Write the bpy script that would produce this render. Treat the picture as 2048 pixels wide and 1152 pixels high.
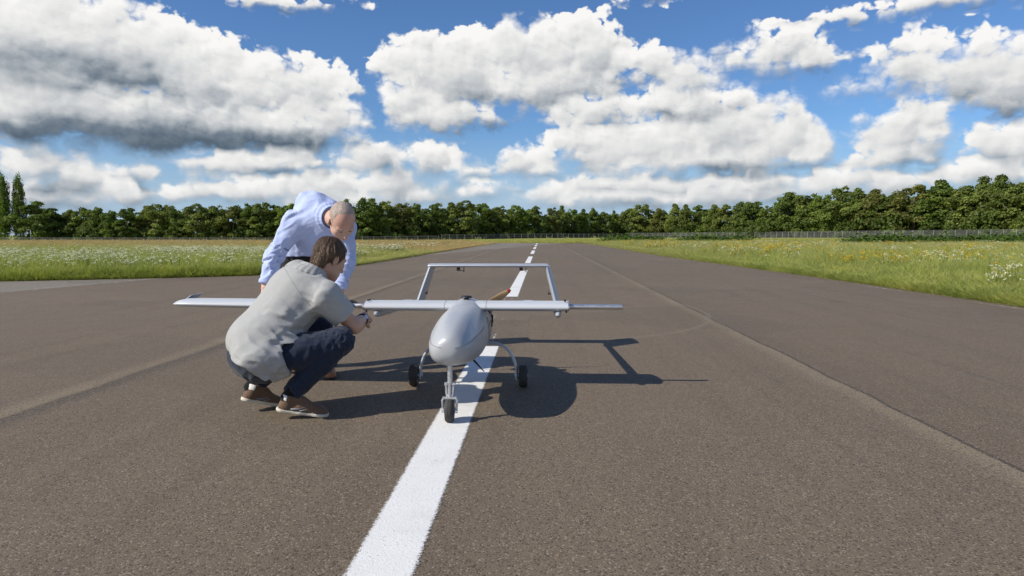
import bpy, bmesh, math, random
import numpy as np
from mathutils import Vector, Matrix, Euler, noise as mnoise

for _o in list(bpy.data.objects):
    bpy.data.objects.remove(_o)
S = bpy.context.scene
COL = S.collection

# ------------------------------------------------------------------ camera
cam_d = bpy.data.cameras.new("camera")
cam = bpy.data.objects.new("camera", cam_d)
COL.objects.link(cam)
cam_d.sensor_width = 36.0
cam_d.lens = 24.0
cam_d.clip_start = 0.1
cam_d.clip_end = 6000.0
cam.location = (0.0, 0.0, 1.08)
cam.rotation_euler = (math.radians(90 - 4.439), 0.0, math.radians(2.425))
S.camera = cam

# ------------------------------------------------------------------ light
# sunlight falls to the right and away from the camera
SUN_EL = math.radians(38.0)
SHADOW_AZ = math.radians(26.5)            # shadow direction, from +X towards +Y
to_sun = Vector((-math.cos(SHADOW_AZ) * math.cos(SUN_EL), -math.sin(SHADOW_AZ) * math.cos(SUN_EL), math.sin(SUN_EL)))
sun_d = bpy.data.lights.new("sun", 'SUN')
sun_d.energy = 5.0
sun_d.angle = math.radians(0.53)
sun_d.color = (1.0, 0.93, 0.82)
sun = bpy.data.objects.new("sun", sun_d)
sun.location = to_sun * 50
sun.rotation_euler = to_sun.to_track_quat('Z', 'Y').to_euler()
COL.objects.link(sun)

S.view_settings.view_transform = 'Standard'
S.view_settings.look = 'None'
S.view_settings.exposure = 0.0
S.view_settings.gamma = 1.0
S.view_settings.use_curve_mapping = False
S.cycles.use_denoising = True
S.cycles.max_bounces = 4
S.cycles.diffuse_bounces = 2
S.cycles.use_adaptive_sampling = True
S.cycles.adaptive_threshold = 0.02
S.cycles.transparent_max_bounces = 24


# ------------------------------------------------------------------ node helpers
class NT:
    """small helper that writes node graphs as expressions"""

    def __init__(self, tree):
        self.t = tree
        self.n = tree.nodes
        self.l = tree.links

    def put(self, sock, v):
        if v is None:
            return
        if isinstance(v, bpy.types.NodeSocket):
            self.l.new(v, sock)
        elif isinstance(v, (tuple, list)) and sock.type == 'RGBA' and len(v) == 3:
            sock.default_value = (*v, 1)
        else:
            sock.default_value = v

    def node(self, typ, props=None, **ins):
        nd = self.n.new(typ)
        for k, v in (props or {}).items():
            setattr(nd, k, v)
        for k, v in ins.items():
            key = k.replace('_', ' ')
            self.put(nd.inputs[key], v)
        return nd

    def m(self, op, a, b=None, c=None, clamp=False):
        nd = self.n.new('ShaderNodeMath')
        nd.operation = op
        nd.use_clamp = clamp
        for i, v in enumerate((a, b, c)):
            if v is not None:
                self.put(nd.inputs[i], v)
        return nd.outputs[0]

    def v(self, op, a, b=None, out=0):
        nd = self.n.new('ShaderNodeVectorMath')
        nd.operation = op
        self.put(nd.inputs[0], a)
        if b is not None:
            self.put(nd.inputs[3 if op == 'SCALE' else 1], b)
        return nd.outputs[out]

    def noise(self, vec, scale, detail=3, rough=0.5, dist=0.0, color=False, dim='3D'):
        nd = self.n.new('ShaderNodeTexNoise')
        nd.noise_dimensions = dim
        self.put(nd.inputs['Vector'], vec)
        nd.inputs['Scale'].default_value = scale
        nd.inputs['Detail'].default_value = detail
        nd.inputs['Roughness'].default_value = rough
        nd.inputs['Distortion'].default_value = dist
        return nd.outputs['Color' if color else 'Fac']

    def vor(self, vec, scale, out='Distance', feature='F1', rnd=1.0):
        nd = self.n.new('ShaderNodeTexVoronoi')
        nd.feature = feature
        self.put(nd.inputs['Vector'], vec)
        nd.inputs['Scale'].default_value = scale
        nd.inputs['Randomness'].default_value = rnd
        return nd.outputs[out]

    def step(self, x, lo, hi, o0=0.0, o1=1.0, smooth=True):
        nd = self.n.new('ShaderNodeMapRange')
        nd.interpolation_type = 'SMOOTHSTEP' if smooth else 'LINEAR'
        self.put(nd.inputs['Value'], x)
        self.put(nd.inputs['From Min'], lo)
        self.put(nd.inputs['From Max'], hi)
        self.put(nd.inputs['To Min'], o0)
        self.put(nd.inputs['To Max'], o1)
        return nd.outputs['Result']

    def mix(self, f, a, b, mode='MIX'):
        nd = self.n.new('ShaderNodeMix')
        nd.data_type = 'RGBA'
        nd.blend_type = mode
        self.put(nd.inputs['Factor'], f)
        self.put(nd.inputs[6], a)
        self.put(nd.inputs[7], b)
        return nd.outputs[2]

    def ramp(self, f, stops):
        nd = self.n.new('ShaderNodeValToRGB')
        cr = nd.color_ramp
        while len(cr.elements) < len(stops):
            cr.elements.new(0.5)
        for e, (p, c) in zip(cr.elements, stops):
            e.position = p
            e.color = (*c, 1)
        self.put(nd.inputs[0], f)
        return nd.outputs[0]

    def bump(self, h, strength=0.3, dist=0.01, normal=None):
        nd = self.n.new('ShaderNodeBump')
        nd.inputs['Strength'].default_value = strength
        nd.inputs['Distance'].default_value = dist
        self.put(nd.inputs['Height'], h)
        if normal is not None:
            self.put(nd.inputs['Normal'], normal)
        return nd.outputs[0]

    def xyz(self, vec):
        nd = self.n.new('ShaderNodeSeparateXYZ')
        self.put(nd.inputs[0], vec)
        return nd.outputs

    def comb(self, x=0.0, y=0.0, z=0.0):
        nd = self.n.new('ShaderNodeCombineXYZ')
        for i, v in enumerate((x, y, z)):
            self.put(nd.inputs[i], v)
        return nd.outputs[0]

    def pos(self):
        return self.n.new('ShaderNodeNewGeometry').outputs['Position']

    def obj(self):
        return self.n.new('ShaderNodeTexCoord').outputs['Object']

    def rand(self):
        return self.n.new('ShaderNodeObjectInfo').outputs['Random']


def new_mat(name, build, **pr):
    """principled material; build(g, bsdf) wires the graph"""
    m = bpy.data.materials.new(name)
    m.use_nodes = True
    m.node_tree.nodes.clear()
    g = NT(m.node_tree)
    b = g.n.new('ShaderNodeBsdfPrincipled')
    o = g.n.new('ShaderNodeOutputMaterial')
    g.l.new(b.outputs[0], o.inputs[0])
    for k, v in pr.items():
        g.put(b.inputs[k.replace('_', ' ')], v)
    g.out = o
    g.bsdf = b
    if build:
        build(g, b)
    return m


# ------------------------------------------------------------------ sky
world = bpy.data.worlds.new("World")
S.world = world
world.use_nodes = True
PUFFS = [(-.646,.217,.126,.072),(-.559,.228,.081,.055),(-.509,.220,.063,.051),(-.445,.201,.079,.051),(-.364,.195,.081,.042),(-.312,.194,.040,.033),(-.306,.155,.057,.028),(-.523,.142,.215,.031),(-.629,.151,.130,.049),(-.271,.196,.015,.012),(-.524,.129,.244,.027),(-.366,.134,.136,.020),(-.422,.175,.074,.029),(-.312,.159,.054,.030),(-.180,.236,.060,.036),(-.120,.221,.082,.050),(-.031,.251,.072,.043),(.019,.251,.064,.041),(.065,.247,.067,.046),(.012,.208,.107,.035),(-.128,.165,.082,.023),(-.185,.186,.042,.034),(.077,.173,.075,.023),(.061,.282,.032,.011),(-.166,.263,.020,.013),(.167,.233,.045,.030),(.208,.208,.040,.031),(.324,.234,.075,.026),(.273,.227,.045,.019),(.373,.220,.030,.016),(.342,.247,.032,.018),(.247,.245,.020,.011),(.148,.120,.118,.036),(.256,.142,.089,.048),(.327,.120,.066,.037),(.244,.102,.150,.019),(.348,.152,.017,.027),(.268,.174,.065,.017),(.048,.132,.039,.024),(.174,.177,.041,.023),(.183,.098,.083,.015),(.482,.203,.058,.034),(.546,.188,.057,.041),(.588,.172,.045,.043),(.421,.184,.049,.010),(.464,.224,.025,.012),(.582,.206,.024,.016),(.471,.122,.047,.032),(.464,.098,.051,.015),(.487,.145,.030,.022),(.429,.143,.014,.011),(.565,.106,.029,.019),(.594,.101,.028,.022),(-.153,.104,.046,.023),(-.107,.088,.040,.011),(-.027,.104,.040,.024),(-.002,.090,.029,.010),(-.405,.093,.089,.015),(-.347,.104,.036,.016),(-.242,.107,.059,.026),(-.468,.053,.036,.013),(-.501,.051,.020,.009),(-.403,.059,.035,.015),(-.308,.064,.068,.018),(-.221,.070,.049,.024),(-.546,.076,.027,.014),(-.560,.049,.033,.016),(-.637,.084,.060,.018),(-.649,.045,.064,.013),(-.597,.068,.031,.016),(-.147,.065,.019,.007),(-.089,.059,.030,.012),(.009,.054,.044,.014),(.071,.066,.065,.014),(.176,.069,.104,.015),(.290,.067,.078,.015),(.408,.070,.059,.013),(.457,.065,.039,.010),(.569,.072,.044,.014),(.121,.050,.113,.011),(.238,.052,.081,.014),(.385,.056,.096,.009),(-.175,.054,.043,.010),(-.045,.067,.029,.010),(-.260,.046,.083,.010),(.513,.072,.031,.009),(-.361,.303,.058,.007),(.117,.317,.028,.005),(.494,.273,.095,.010),(.335,.272,.030,.005),(.395,.270,.029,.008)]
DARKS = [(-.530,.129,.237,.029,1.000),(-.366,.129,.130,.020,1.000),(-.636,.122,.129,.022,.800),(-.628,.055,.061,.011,.900),(-.272,.127,.041,.007,.600),(-.602,.192,.155,.046,.420),(-.505,.178,.127,.031,.350),(-.626,.102,.076,.015,.400),(.097,.210,.042,.017,.350),(.244,.086,.153,.012,.600),(.353,.086,.043,.011,.600),(.202,.162,.061,.020,.450),(.235,.174,.047,.017,.300),(-.024,.195,.108,.011,.200),(.112,.155,.035,.017,.300),(.486,.084,.038,.006,.500),(.566,.138,.034,.010,.350),(.520,.168,.088,.013,.250),(.578,.088,.024,.008,.500),(-.088,.151,.086,.008,.300),(-.314,.087,.040,.008,.500),(-.210,.089,.042,.021,.450),(-.532,.061,.012,.015,.600),(-.367,.082,.046,.007,.400),(.374,.209,.036,.007,.300),(.049,.100,.050,.014,.300),(-.204,.050,.021,.010,.400)]
TREES = [(-225.8,268.0,22.4,6.6,'p'),(-216.1,268.0,25.1,5.9,'p'),(-210.9,268.0,24.7,5.9,'p'),(-202.9,268.0,16.7,15.8,'w'),(-232.4,268.0,17.8,13.2,'b'),(-196.6,268.0,13.1,8.4,'b'),(-191.1,268.0,13.3,7.5,'b'),(-184.8,268.0,13.9,10.1,'b'),(-179.0,268.0,14.3,9.7,'b'),(-171.9,268.0,12.8,8.8,'b'),(-165.1,268.0,13.8,9.2,'b'),(-159.5,268.0,14.6,7.5,'t'),(-154.2,268.0,15.4,10.1,'b'),(-149.3,268.0,14.6,7.9,'b'),(-144.7,268.0,12.8,7.5,'b'),(-137.1,268.0,15.3,11.0,'b'),(-130.2,268.0,14.7,9.2,'b'),(-123.1,268.0,14.7,11.0,'b'),(-116.6,268.0,15.7,10.1,'b'),(-111.3,268.0,16.0,10.1,'b'),(-106.1,268.0,15.0,9.2,'b'),(-98.9,268.0,15.0,10.1,'b'),(-92.3,269.9,15.6,9.7,'b'),(-86.1,273.9,16.5,9.9,'b'),(-80.0,277.6,17.3,10.0,'t'),(-71.9,282.4,17.6,11.6,'b'),(-65.5,286.1,16.7,10.3,'b'),(-59.0,289.8,16.1,10.5,'b'),(-53.6,292.7,16.0,9.6,'b'),(-46.4,296.6,16.3,10.7,'b'),(-39.9,300.0,16.6,10.3,'t'),(-33.6,306.2,17.5,11.1,'b'),(-27.3,312.1,16.8,11.3,'b'),(-18.7,319.8,15.6,11.5,'b'),(-11.4,326.1,15.6,11.2,'b'),(-3.0,333.1,16.0,10.9,'b'),(5.9,342.6,15.6,8.4,'b'),(10.6,347.9,16.1,8.0,'t'),(16.4,354.4,15.1,8.7,'b'),(22.2,360.6,15.3,7.1,'t'),(27.8,366.5,16.0,8.4,'t'),(34.3,372.9,13.8,8.0,'b'),(40.0,378.5,14.6,6.2,'t'),(48.9,382.9,16.1,10.7,'b'),(55.4,376.5,18.0,13.6,'b'),(63.0,368.8,16.0,9.7,'t'),(69.7,361.5,18.0,10.1,'t'),(74.3,356.3,17.3,8.2,'t'),(79.6,350.2,16.7,11.5,'b'),(85.7,342.7,16.6,10.7,'t'),(90.3,336.3,16.6,9.9,'b'),(95.0,327.9,16.8,10.8,'b'),(98.8,320.6,16.9,11.6,'b'),(102.8,312.2,14.7,10.2,'b'),(106.9,302.4,19.6,15.4,'t'),(111.3,291.0,18.6,14.8,'b'),(114.2,282.0,17.0,11.6,'b'),(116.9,271.6,20.2,14.3,'b'),(120.4,264.7,18.9,12.6,'t'),(124.4,259.4,18.2,12.8,'t'),(127.7,254.8,15.8,11.7,'b'),(131.9,248.1,18.5,15.1,'b'),(135.7,241.4,19.9,13.9,'t'),(139.1,235.0,17.0,12.3,'b'),(141.2,230.5,17.3,11.3,'t'),(143.1,225.7,19.5,12.6,'t'),(145.0,220.3,20.1,11.6,'t'),(146.6,215.3,17.1,12.4,'b'),(147.8,207.2,17.1,12.9,'t'),(148.6,198.4,15.8,13.0,'b')]
def cloud_layout(az, el):
    """where the heaps of cumulus stand: thickness (radians), place within the heap (-1 shaded side, 1 sunny top), dark bases"""
    rng = np.random.default_rng(3)
    heaps = []
    for (a, e, ra, re) in PUFFS:
        heaps.append((a, e, ra, re, 0.0))
        if re > 0.010:
            for k in range(int(6 + 5 * ra / re)):
                t = math.radians(rng.uniform(-12, 192))
                q = rng.uniform(0.62, 0.86)
                sr = re * rng.uniform(0.26, 0.48)
                heaps.append((a + ra * q * math.cos(t), e + re * q * math.sin(t), sr * rng.uniform(1.0, 1.5), sr, 0.45))
    out = np.full(az.shape, -0.08)
    num = np.zeros(az.shape)
    den = np.full(az.shape, 1e-9)
    for (a, e, ra, re, lift) in heaps:
        x, y = (az - a) / ra, (el - e) / re
        ln = np.sqrt(x * x + y * y)
        r = min(ra, re) * 0.9 + 0.003
        v = r * (1 - ln)
        k = 0.005
        h = np.clip(0.5 + 0.5 * (out - v) / k, 0, 1)
        out = v * (1 - h) + out * h + k * h * (1 - h)
        w = np.exp(np.clip((1 - ln) * 6.0, -14, 6)) * (0.6 if lift else 1.0)
        num += w * np.clip(0.85 * y - 0.35 * x + lift * 0.6, -1.2, 1.2)
        den += w
    dark = np.zeros(az.shape)
    for (a, e, ra, re, s) in DARKS:
        ln = np.sqrt(((az - a) / ra) ** 2 + ((el - e) / re) ** 2)
        t = np.clip((1.05 - ln) / 0.8, 0, 1)
        dark = np.maximum(dark, min(1.0, s * 1.35) * t * t * (3 - 2 * t))
    return out, num / den, dark


def build_sky():
    t = world.node_tree
    t.nodes.clear()
    g = NT(t)
    d = g.n.new('ShaderNodeTexCoord').outputs['Generated']
    x, y, z = g.xyz(d)
    az0 = g.m('ARCTAN2', x, y)
    el0 = g.m('ARCSINE', z)
    p0 = g.comb(az0, el0, 0.0)
    # the clear sky
    sky = g.n.new('ShaderNodeTexSky')
    sky.sky_type = 'NISHITA'
    sky.sun_disc = False
    sky.sun_elevation = SUN_EL
    sky.sun_rotation = math.atan2(to_sun.x, to_sun.y)
    sky.altitude = 0
    sky.air_density = 1.0
    sky.dust_density = 0.1
    sky.ozone_density = 3.0
    clear = g.v('MULTIPLY', sky.outputs[0], SKY_TINT)

    clear = g.mix(g.step(el0, 0.16, 0.0, 0.0, 0.85), clear, (0.42, 0.56, 0.74))
    wc = g.noise(p0, 20.0, 3.0, 0.5, color=True, dim='2D')
    wx, wy, _ = g.xyz(wc)
    az = g.m('MULTIPLY_ADD', g.m('SUBTRACT', wx, 0.5), 0.040, az0)
    el = g.m('MULTIPLY_ADD', g.m('SUBTRACT', wy, 0.5), 0.024, el0)

    # layout of the heaps over the part of the sky in view, band by band
    A0, A1, NA, DE, NB = -0.72, 0.72, 200, 0.0105, 41
    ga = np.linspace(A0, A1, NA)
    gx = g.m('DIVIDE', g.m('SUBTRACT', az, A0), A1 - A0, clamp=True)
    gv = g.comb(gx, gx, gx)
    eb = g.m('DIVIDE', el, DE)
    acc = None
    for j in range(NB):
        ge = np.full(NA, j * DE)
        d0, hh, dk = cloud_layout(ga, ge)
        rows = [np.clip((d0 + 0.06) / 0.14, 0, 1), np.clip(hh * 0.5 + 0.5, 0, 1), np.clip(dk, 0, 1)]
        cn = g.n.new('ShaderNodeRGBCurve')
        mp = cn.mapping
        for c in range(3):
            pts = mp.curves[c].points
            pts[0].location = (0, rows[c][0])
            pts[1].location = (1, rows[c][-1])
            for i in range(1, NA - 1):
                # leave out points that lie on a straight run
                if abs(rows[c][i] - 0.5 * (rows[c][i - 1] + rows[c][i + 1])) > 0.004 or i % 10 == 0:
                    pts.new(i / (NA - 1), rows[c][i])
        mp.update()
        g.put(cn.inputs['Color'], gv)
        if acc is None:
            acc = cn.outputs[0]
        else:
            acc = g.mix(g.m('SUBTRACT', eb, float(j - 1), clamp=True), acc, cn.outputs[0])
    r0, r1, rd = g.xyz(acc)
    d0 = g.m('MULTIPLY_ADD', r0, 0.14, -0.06)
    hgt = g.m('MULTIPLY_ADD', r1, 2.0, -1.0)

    # the rest of the sky carries the same broken cumulus
    far = g.m('MAXIMUM', g.step(g.m('ABSOLUTE', az0), 0.66, 0.72), g.step(el0, 0.37, 0.41))
    n = g.noise(g.v('MULTIPLY', d, (1.0, 1.0, 2.2)), 2.6, 3.0, 0.55)
    rest = g.m('MULTIPLY_ADD', n, 0.26, -0.130)
    rest = g.m('MULTIPLY_ADD', g.step(el0, 0.25, 0.70), -0.050, rest)
    d0 = g.m('ADD', g.m('MULTIPLY', d0, g.m('SUBTRACT', 1.0, far)), g.m('MULTIPLY', rest, far))
    hgt = g.m('MULTIPLY', hgt, g.m('SUBTRACT', 1.0, far))

    # billows: big heaps, cauliflower lobes and torn edges
    pn = g.comb(az0, g.m('MULTIPLY', el0, 1.3), 0.0)

    def fbm(p):
        fine = g.noise(p, 26.0, 6.0, 0.50, dim='2D')
        wp = g.v('ADD', p, g.v('SCALE', g.v('SUBTRACT', g.noise(p, 45.0, 2.0, 0.6, color=True, dim='2D'), (0.5, 0.5, 0.5)), 0.022))
        lobs = []
        for sc, am in ((44.0, 0.010), (95.0, 0.0055)):
            vo = g.n.new('ShaderNodeTexVoronoi')
            vo.voronoi_dimensions = '2D'
            vo.feature = 'F1'
            g.put(vo.inputs['Vector'], wp)
            vo.inputs['Scale'].default_value = sc
            ds = vo.outputs['Distance']
            lobs.append(g.m('MULTIPLY_ADD', g.m('MULTIPLY', ds, ds), -am * 1.6, am * 0.55))
        b = g.m('MULTIPLY', g.m('SUBTRACT', fine, 0.5), 0.030)
        return g.m('ADD', b, g.m('ADD', lobs[0], lobs[1]))

    amp = g.step(el0, 0.02, 0.20, 0.42, 1.0)
    n0 = g.m('MULTIPLY', fbm(pn), amp)
    n1 = g.m('MULTIPLY', fbm(g.v('ADD', pn, (-0.005, 0.008, 0))), amp)
    D = g.m('ADD', g.m('ADD', d0, n0), g.step(el0, 0.03, 0.16, 0.0085, 0.0030))
    wisp = g.m('ADD', g.step(hgt, -0.6, 0.5, 0.022, 0.006), g.m('MULTIPLY', g.step(g.noise(pn, 6.0, 2.0, dim='2D'), 0.45, 0.75), 0.018))
    alpha = g.step(D, 0.0, wisp)
    # light: lobes towards the sun are white, undersides grey
    macro = g.m('MULTIPLY', hgt, g.step(hgt, -0.5, 0.2, 1.5, 1.0))
    micro = g.m('DIVIDE', g.m('SUBTRACT', n0, n1), 0.016)
    thick = g.step(D, 0.0, 0.06)
    lum = g.m('ADD', g.m('MULTIPLY_ADD', macro, 0.46, 0.74), g.m('MULTIPLY', micro, g.step(D, 0.0, 0.05, 0.17, 0.11)))
    lum = g.m('SUBTRACT', lum, g.m('MULTIPLY', thick, 0.10))
    dark = g.m('MULTIPLY', rd, g.m('MULTIPLY_ADD', n0, -8.0, 0.95), clamp=True)
    lum = g.m('MULTIPLY_ADD', dark, -0.56, lum, clamp=True)
    ccol = g.ramp(lum, [(0.0, (0.105, 0.145, 0.195)), (0.18, (0.19, 0.235, 0.29)), (0.38, (0.40, 0.44, 0.48)),
                        (0.58, (0.62, 0.64, 0.66)), (0.78, (0.84, 0.84, 0.83)), (1.0, (1.0, 0.99, 0.97))])
    # far clouds pick up a little of the air
    ccol = g.mix(g.step(el0, 0.12, 0.0, 0.0, 0.15), ccol, (0.52, 0.60, 0.70))
    alpha = g.m('MULTIPLY', alpha, g.step(el0, -0.01, 0.01))
    col = g.mix(alpha, clear, ccol)
    bg = g.n.new('ShaderNodeBackground')
    g.put(bg.inputs['Color'], col)
    bg.inputs['Strength'].default_value = 0.95
    o = g.n.new('ShaderNodeOutputWorld')
    g.l.new(bg.outputs[0], o.inputs[0])


SKY_TINT = (0.068, 0.091, 0.120)
build_sky()
world.cycles.sampling_method = 'NONE'
# ------------------------------------------------------------------ object helpers
RNG = np.random.default_rng(7)
random.seed(7)


def tag(o, label=None, cat=None, group=None, kind=None):
    if label:
        o["label"] = label
    if cat:
        o["category"] = cat
    if group:
        o["group"] = group
    if kind:
        o["kind"] = kind
    return o


def link(name, me, mat=None, parent=None, smooth=False):
    o = bpy.data.objects.new(name, me)
    if mat is not None and len(me.materials) == 0:
        me.materials.append(mat)
    COL.objects.link(o)
    if parent is not None:
        o.parent = parent
        o.matrix_parent_inverse = parent.matrix_world.inverted() if parent.parent is None else Matrix.Translation(-Vector(parent_loc(parent)))
    if smooth:
        me.shade_smooth()
    return o


def parent_loc(p):
    v = Vector((0, 0, 0))
    while p is not None:
        v = v + p.location
        p = p.parent
    return v


def mesh_np(name, V, Fq, smooth=False):
    me = bpy.data.meshes.new(name)
    V = np.asarray(V, dtype=np.float32)
    Fq = np.asarray(Fq, dtype=np.int32)
    k = Fq.shape[1]
    me.vertices.add(len(V))
    me.vertices.foreach_set("co", V.ravel())
    me.loops.add(Fq.size)
    me.loops.foreach_set("vertex_index", Fq.ravel())
    me.polygons.add(len(Fq))
    me.polygons.foreach_set("loop_start", np.arange(0, Fq.size, k, dtype=np.int32))
    me.update(calc_edges=True)
    me.validate()
    if smooth:
        me.shade_smooth()
    return me


def bm_mesh(name, bm, smooth=False):
    bmesh.ops.recalc_face_normals(bm, faces=bm.faces)
    me = bpy.data.meshes.new(name)
    bm.to_mesh(me)
    bm.free()
    if smooth:
        me.shade_smooth()
    return me


def empty(name, loc=(0, 0, 0)):
    o = bpy.data.objects.new(name, None)
    o.location = loc
    o.empty_display_size = 0.1
    COL.objects.link(o)
    bpy.context.view_layer.update()
    return o


def frame(t):
    t = Vector(t).normalized()
    a = Vector((0, 0, 1)) if abs(t.z) < 0.9 else Vector((1, 0, 0))
    u = t.cross(a).normalized()
    return u, t.cross(u).normalized()


def add_tube(bm, pts, rad, seg=12, cap=True, flat=None):
    """swept tube along pts; rad a number or one per point; flat=(axis vector, factor) squashes it"""
    pts = [Vector(p) for p in pts]
    if not isinstance(rad, (list, tuple)):
        rad = [rad] * len(pts)
    rings = []
    u = None
    for i, p in enumerate(pts):
        t = (pts[min(i + 1, len(pts) - 1)] - pts[max(i - 1, 0)]).normalized()
        if u is None:
            u, w = frame(t)
        else:
            u = (u - t * u.dot(t)).normalized()
            w = t.cross(u).normalized()
        ring = []
        for k in range(seg):
            a = 2 * math.pi * k / seg
            off = u * math.cos(a) * rad[i] + w * math.sin(a) * rad[i]
            if flat:
                ax = Vector(flat[0]).normalized()
                off = off + ax * off.dot(ax) * (flat[1] - 1)
            ring.append(bm.verts.new(p + off))
        rings.append(ring)
    for a, b in zip(rings, rings[1:]):
        for k in range(seg):
            bm.faces.new((a[k], a[(k + 1) % seg], b[(k + 1) % seg], b[k]))
    if cap:
        bm.faces.new(rings[0][::-1])
        bm.faces.new(rings[-1])
    return rings


def add_loft(bm, rings, cap=True, closed=True):
    vr = [[bm.verts.new(Vector(p)) for p in r] for r in rings]
    n = len(vr[0])
    for a, b in zip(vr, vr[1:]):
        for k in range(n if closed else n - 1):
            bm.faces.new((a[k], a[(k + 1) % n], b[(k + 1) % n], b[k]))
    if cap:
        bm.faces.new(vr[0][::-1])
        bm.faces.new(vr[-1])
    return vr


def add_box(bm, c, s, rot=None):
    c = Vector(c)
    vs = []
    for dx in (-1, 1):
        for dy in (-1, 1):
            for dz in (-1, 1):
                v = Vector((dx * s[0] / 2, dy * s[1] / 2, dz * s[2] / 2))
                if rot is not None:
                    v = rot @ v
                vs.append(bm.verts.new(c + v))
    for f in ((0, 1, 3, 2), (4, 6, 7, 5), (0, 4, 5, 1), (2, 3, 7, 6), (0, 2, 6, 4), (1, 5, 7, 3)):
        bm.faces.new([vs[i] for i in f])
    return vs


def add_disc(bm, c, axis, r, th, seg=24):
    ax = Vector(axis).normalized()
    c = Vector(c)
    return add_tube(bm, [c - ax * th / 2, c + ax * th / 2], r, seg)


def add_lathe(bm, c, axis, prof, seg=28):
    """profile of (radius, offset along axis)"""
    ax = Vector(axis).normalized()
    u, w = frame(ax)
    c = Vector(c)
    rings = []
    for r, h in prof:
        rings.append([c + ax * h + (u * math.cos(2 * math.pi * k / seg) + w * math.sin(2 * math.pi * k / seg)) * max(r, 1e-4) for k in range(seg)])
    return add_loft(bm, rings)


def smoothstep(x, a, b):
    t = np.clip((x - a) / (b - a), 0, 1)
    return t * t * (3 - 2 * t)
# ------------------------------------------------------------------ ground and runway
def ground_z(X, Y):
    base = np.interp(X, [-100, -40, 0, 70, 140, 180], [-1.65, -0.9, -0.4, -0.3, 0.2, 0.3])
    return base * smoothstep(np.asarray(Y, float), 50, 270) - 0.03


def meadow_color(g):
    """colour of the meadow plants by place: lime verge, tan seeded band, olive field"""
    p = g.pos()
    x, y, z = g.xyz(p)
    n1 = g.noise(p, 0.22, 3, 0.6)
    n2 = g.step(g.noise(p, 0.9, 4, 0.65), 0.3, 0.7)
    yy = g.m('MULTIPLY_ADD', g.m('SUBTRACT', n1, 0.5), 16.0, y)
    green = g.mix(n2, (0.20, 0.285, 0.045), (0.40, 0.445, 0.10))
    olive = g.mix(n2, (0.46, 0.43, 0.18), (0.28, 0.34, 0.09))
    tan = g.mix(n2, (0.50, 0.335, 0.20), (0.42, 0.32, 0.16))
    far = g.mix(n2, (0.38, 0.36, 0.09), (0.28, 0.34, 0.08))
    left = g.step(x, -4.0, 0.0, 1.0, 0.0)
    cl = g.mix(g.step(yy, 20.0, 30.0), green, olive)
    cl = g.mix(g.step(yy, 37.0, 45.0), cl, tan)
    cl = g.mix(g.step(yy, 82.0, 105.0), cl, far)
    cr = g.mix(g.step(yy, 20.0, 44.0), green, olive)
    cr = g.mix(g.step(yy, 70.0, 95.0), cr, far)
    return g.mix(left, cr, cl), n1


def b_ground(g, b):
    c, n = meadow_color(g)
    c = g.mix(0.25, c, (0.10, 0.085, 0.045))
    g.put(b.inputs['Base Color'], c)
    g.put(b.inputs['Normal'], g.bump(g.noise(g.pos(), 6.0, 4), 0.6, 0.1))


M_ground = new_mat("meadow_soil", b_ground, Roughness=1.0, Specular_IOR_Level=0.1)

xs = np.concatenate([np.linspace(-2500, -300, 12), np.linspace(-260, 260, 66), np.linspace(300, 2500, 12)])
ys = np.concatenate([np.linspace(-400, -20, 8), np.linspace(0, 400, 66), np.linspace(450, 4000, 16)])
GX, GY = np.meshgrid(xs, ys, indexing='ij')
V = np.stack([GX, GY, ground_z(GX, GY)], -1).reshape(-1, 3)
nx, ny = GX.shape
ii, jj = np.meshgrid(np.arange(nx - 1), np.arange(ny - 1), indexing='ij')
i0 = (ii * ny + jj).ravel()
Fq = np.stack([i0, i0 + ny, i0 + ny + 1, i0 + 1], -1)
tag(link("ground", mesh_np("ground", V, Fq, True), M_ground), kind="structure")


def edge_left(Y):
    return np.interp(Y, [-30, 2, 8, 15.5, 16.7, 17.9, 20, 22.5, 25, 36, 60, 92],
                     [-70, -42, -30, -12.7, -9.9, -7.9, -7.1, -6.85, -6.75, -6.7, -6.6, -6.2])


def edge_right(Y):
    return np.interp(Y, [-30, 10.8, 15.7, 25, 29, 40, 60, 92], [7.5, 7.42, 7.35, 7.0, 6.75, 6.5, 6.35, 6.2])


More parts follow.
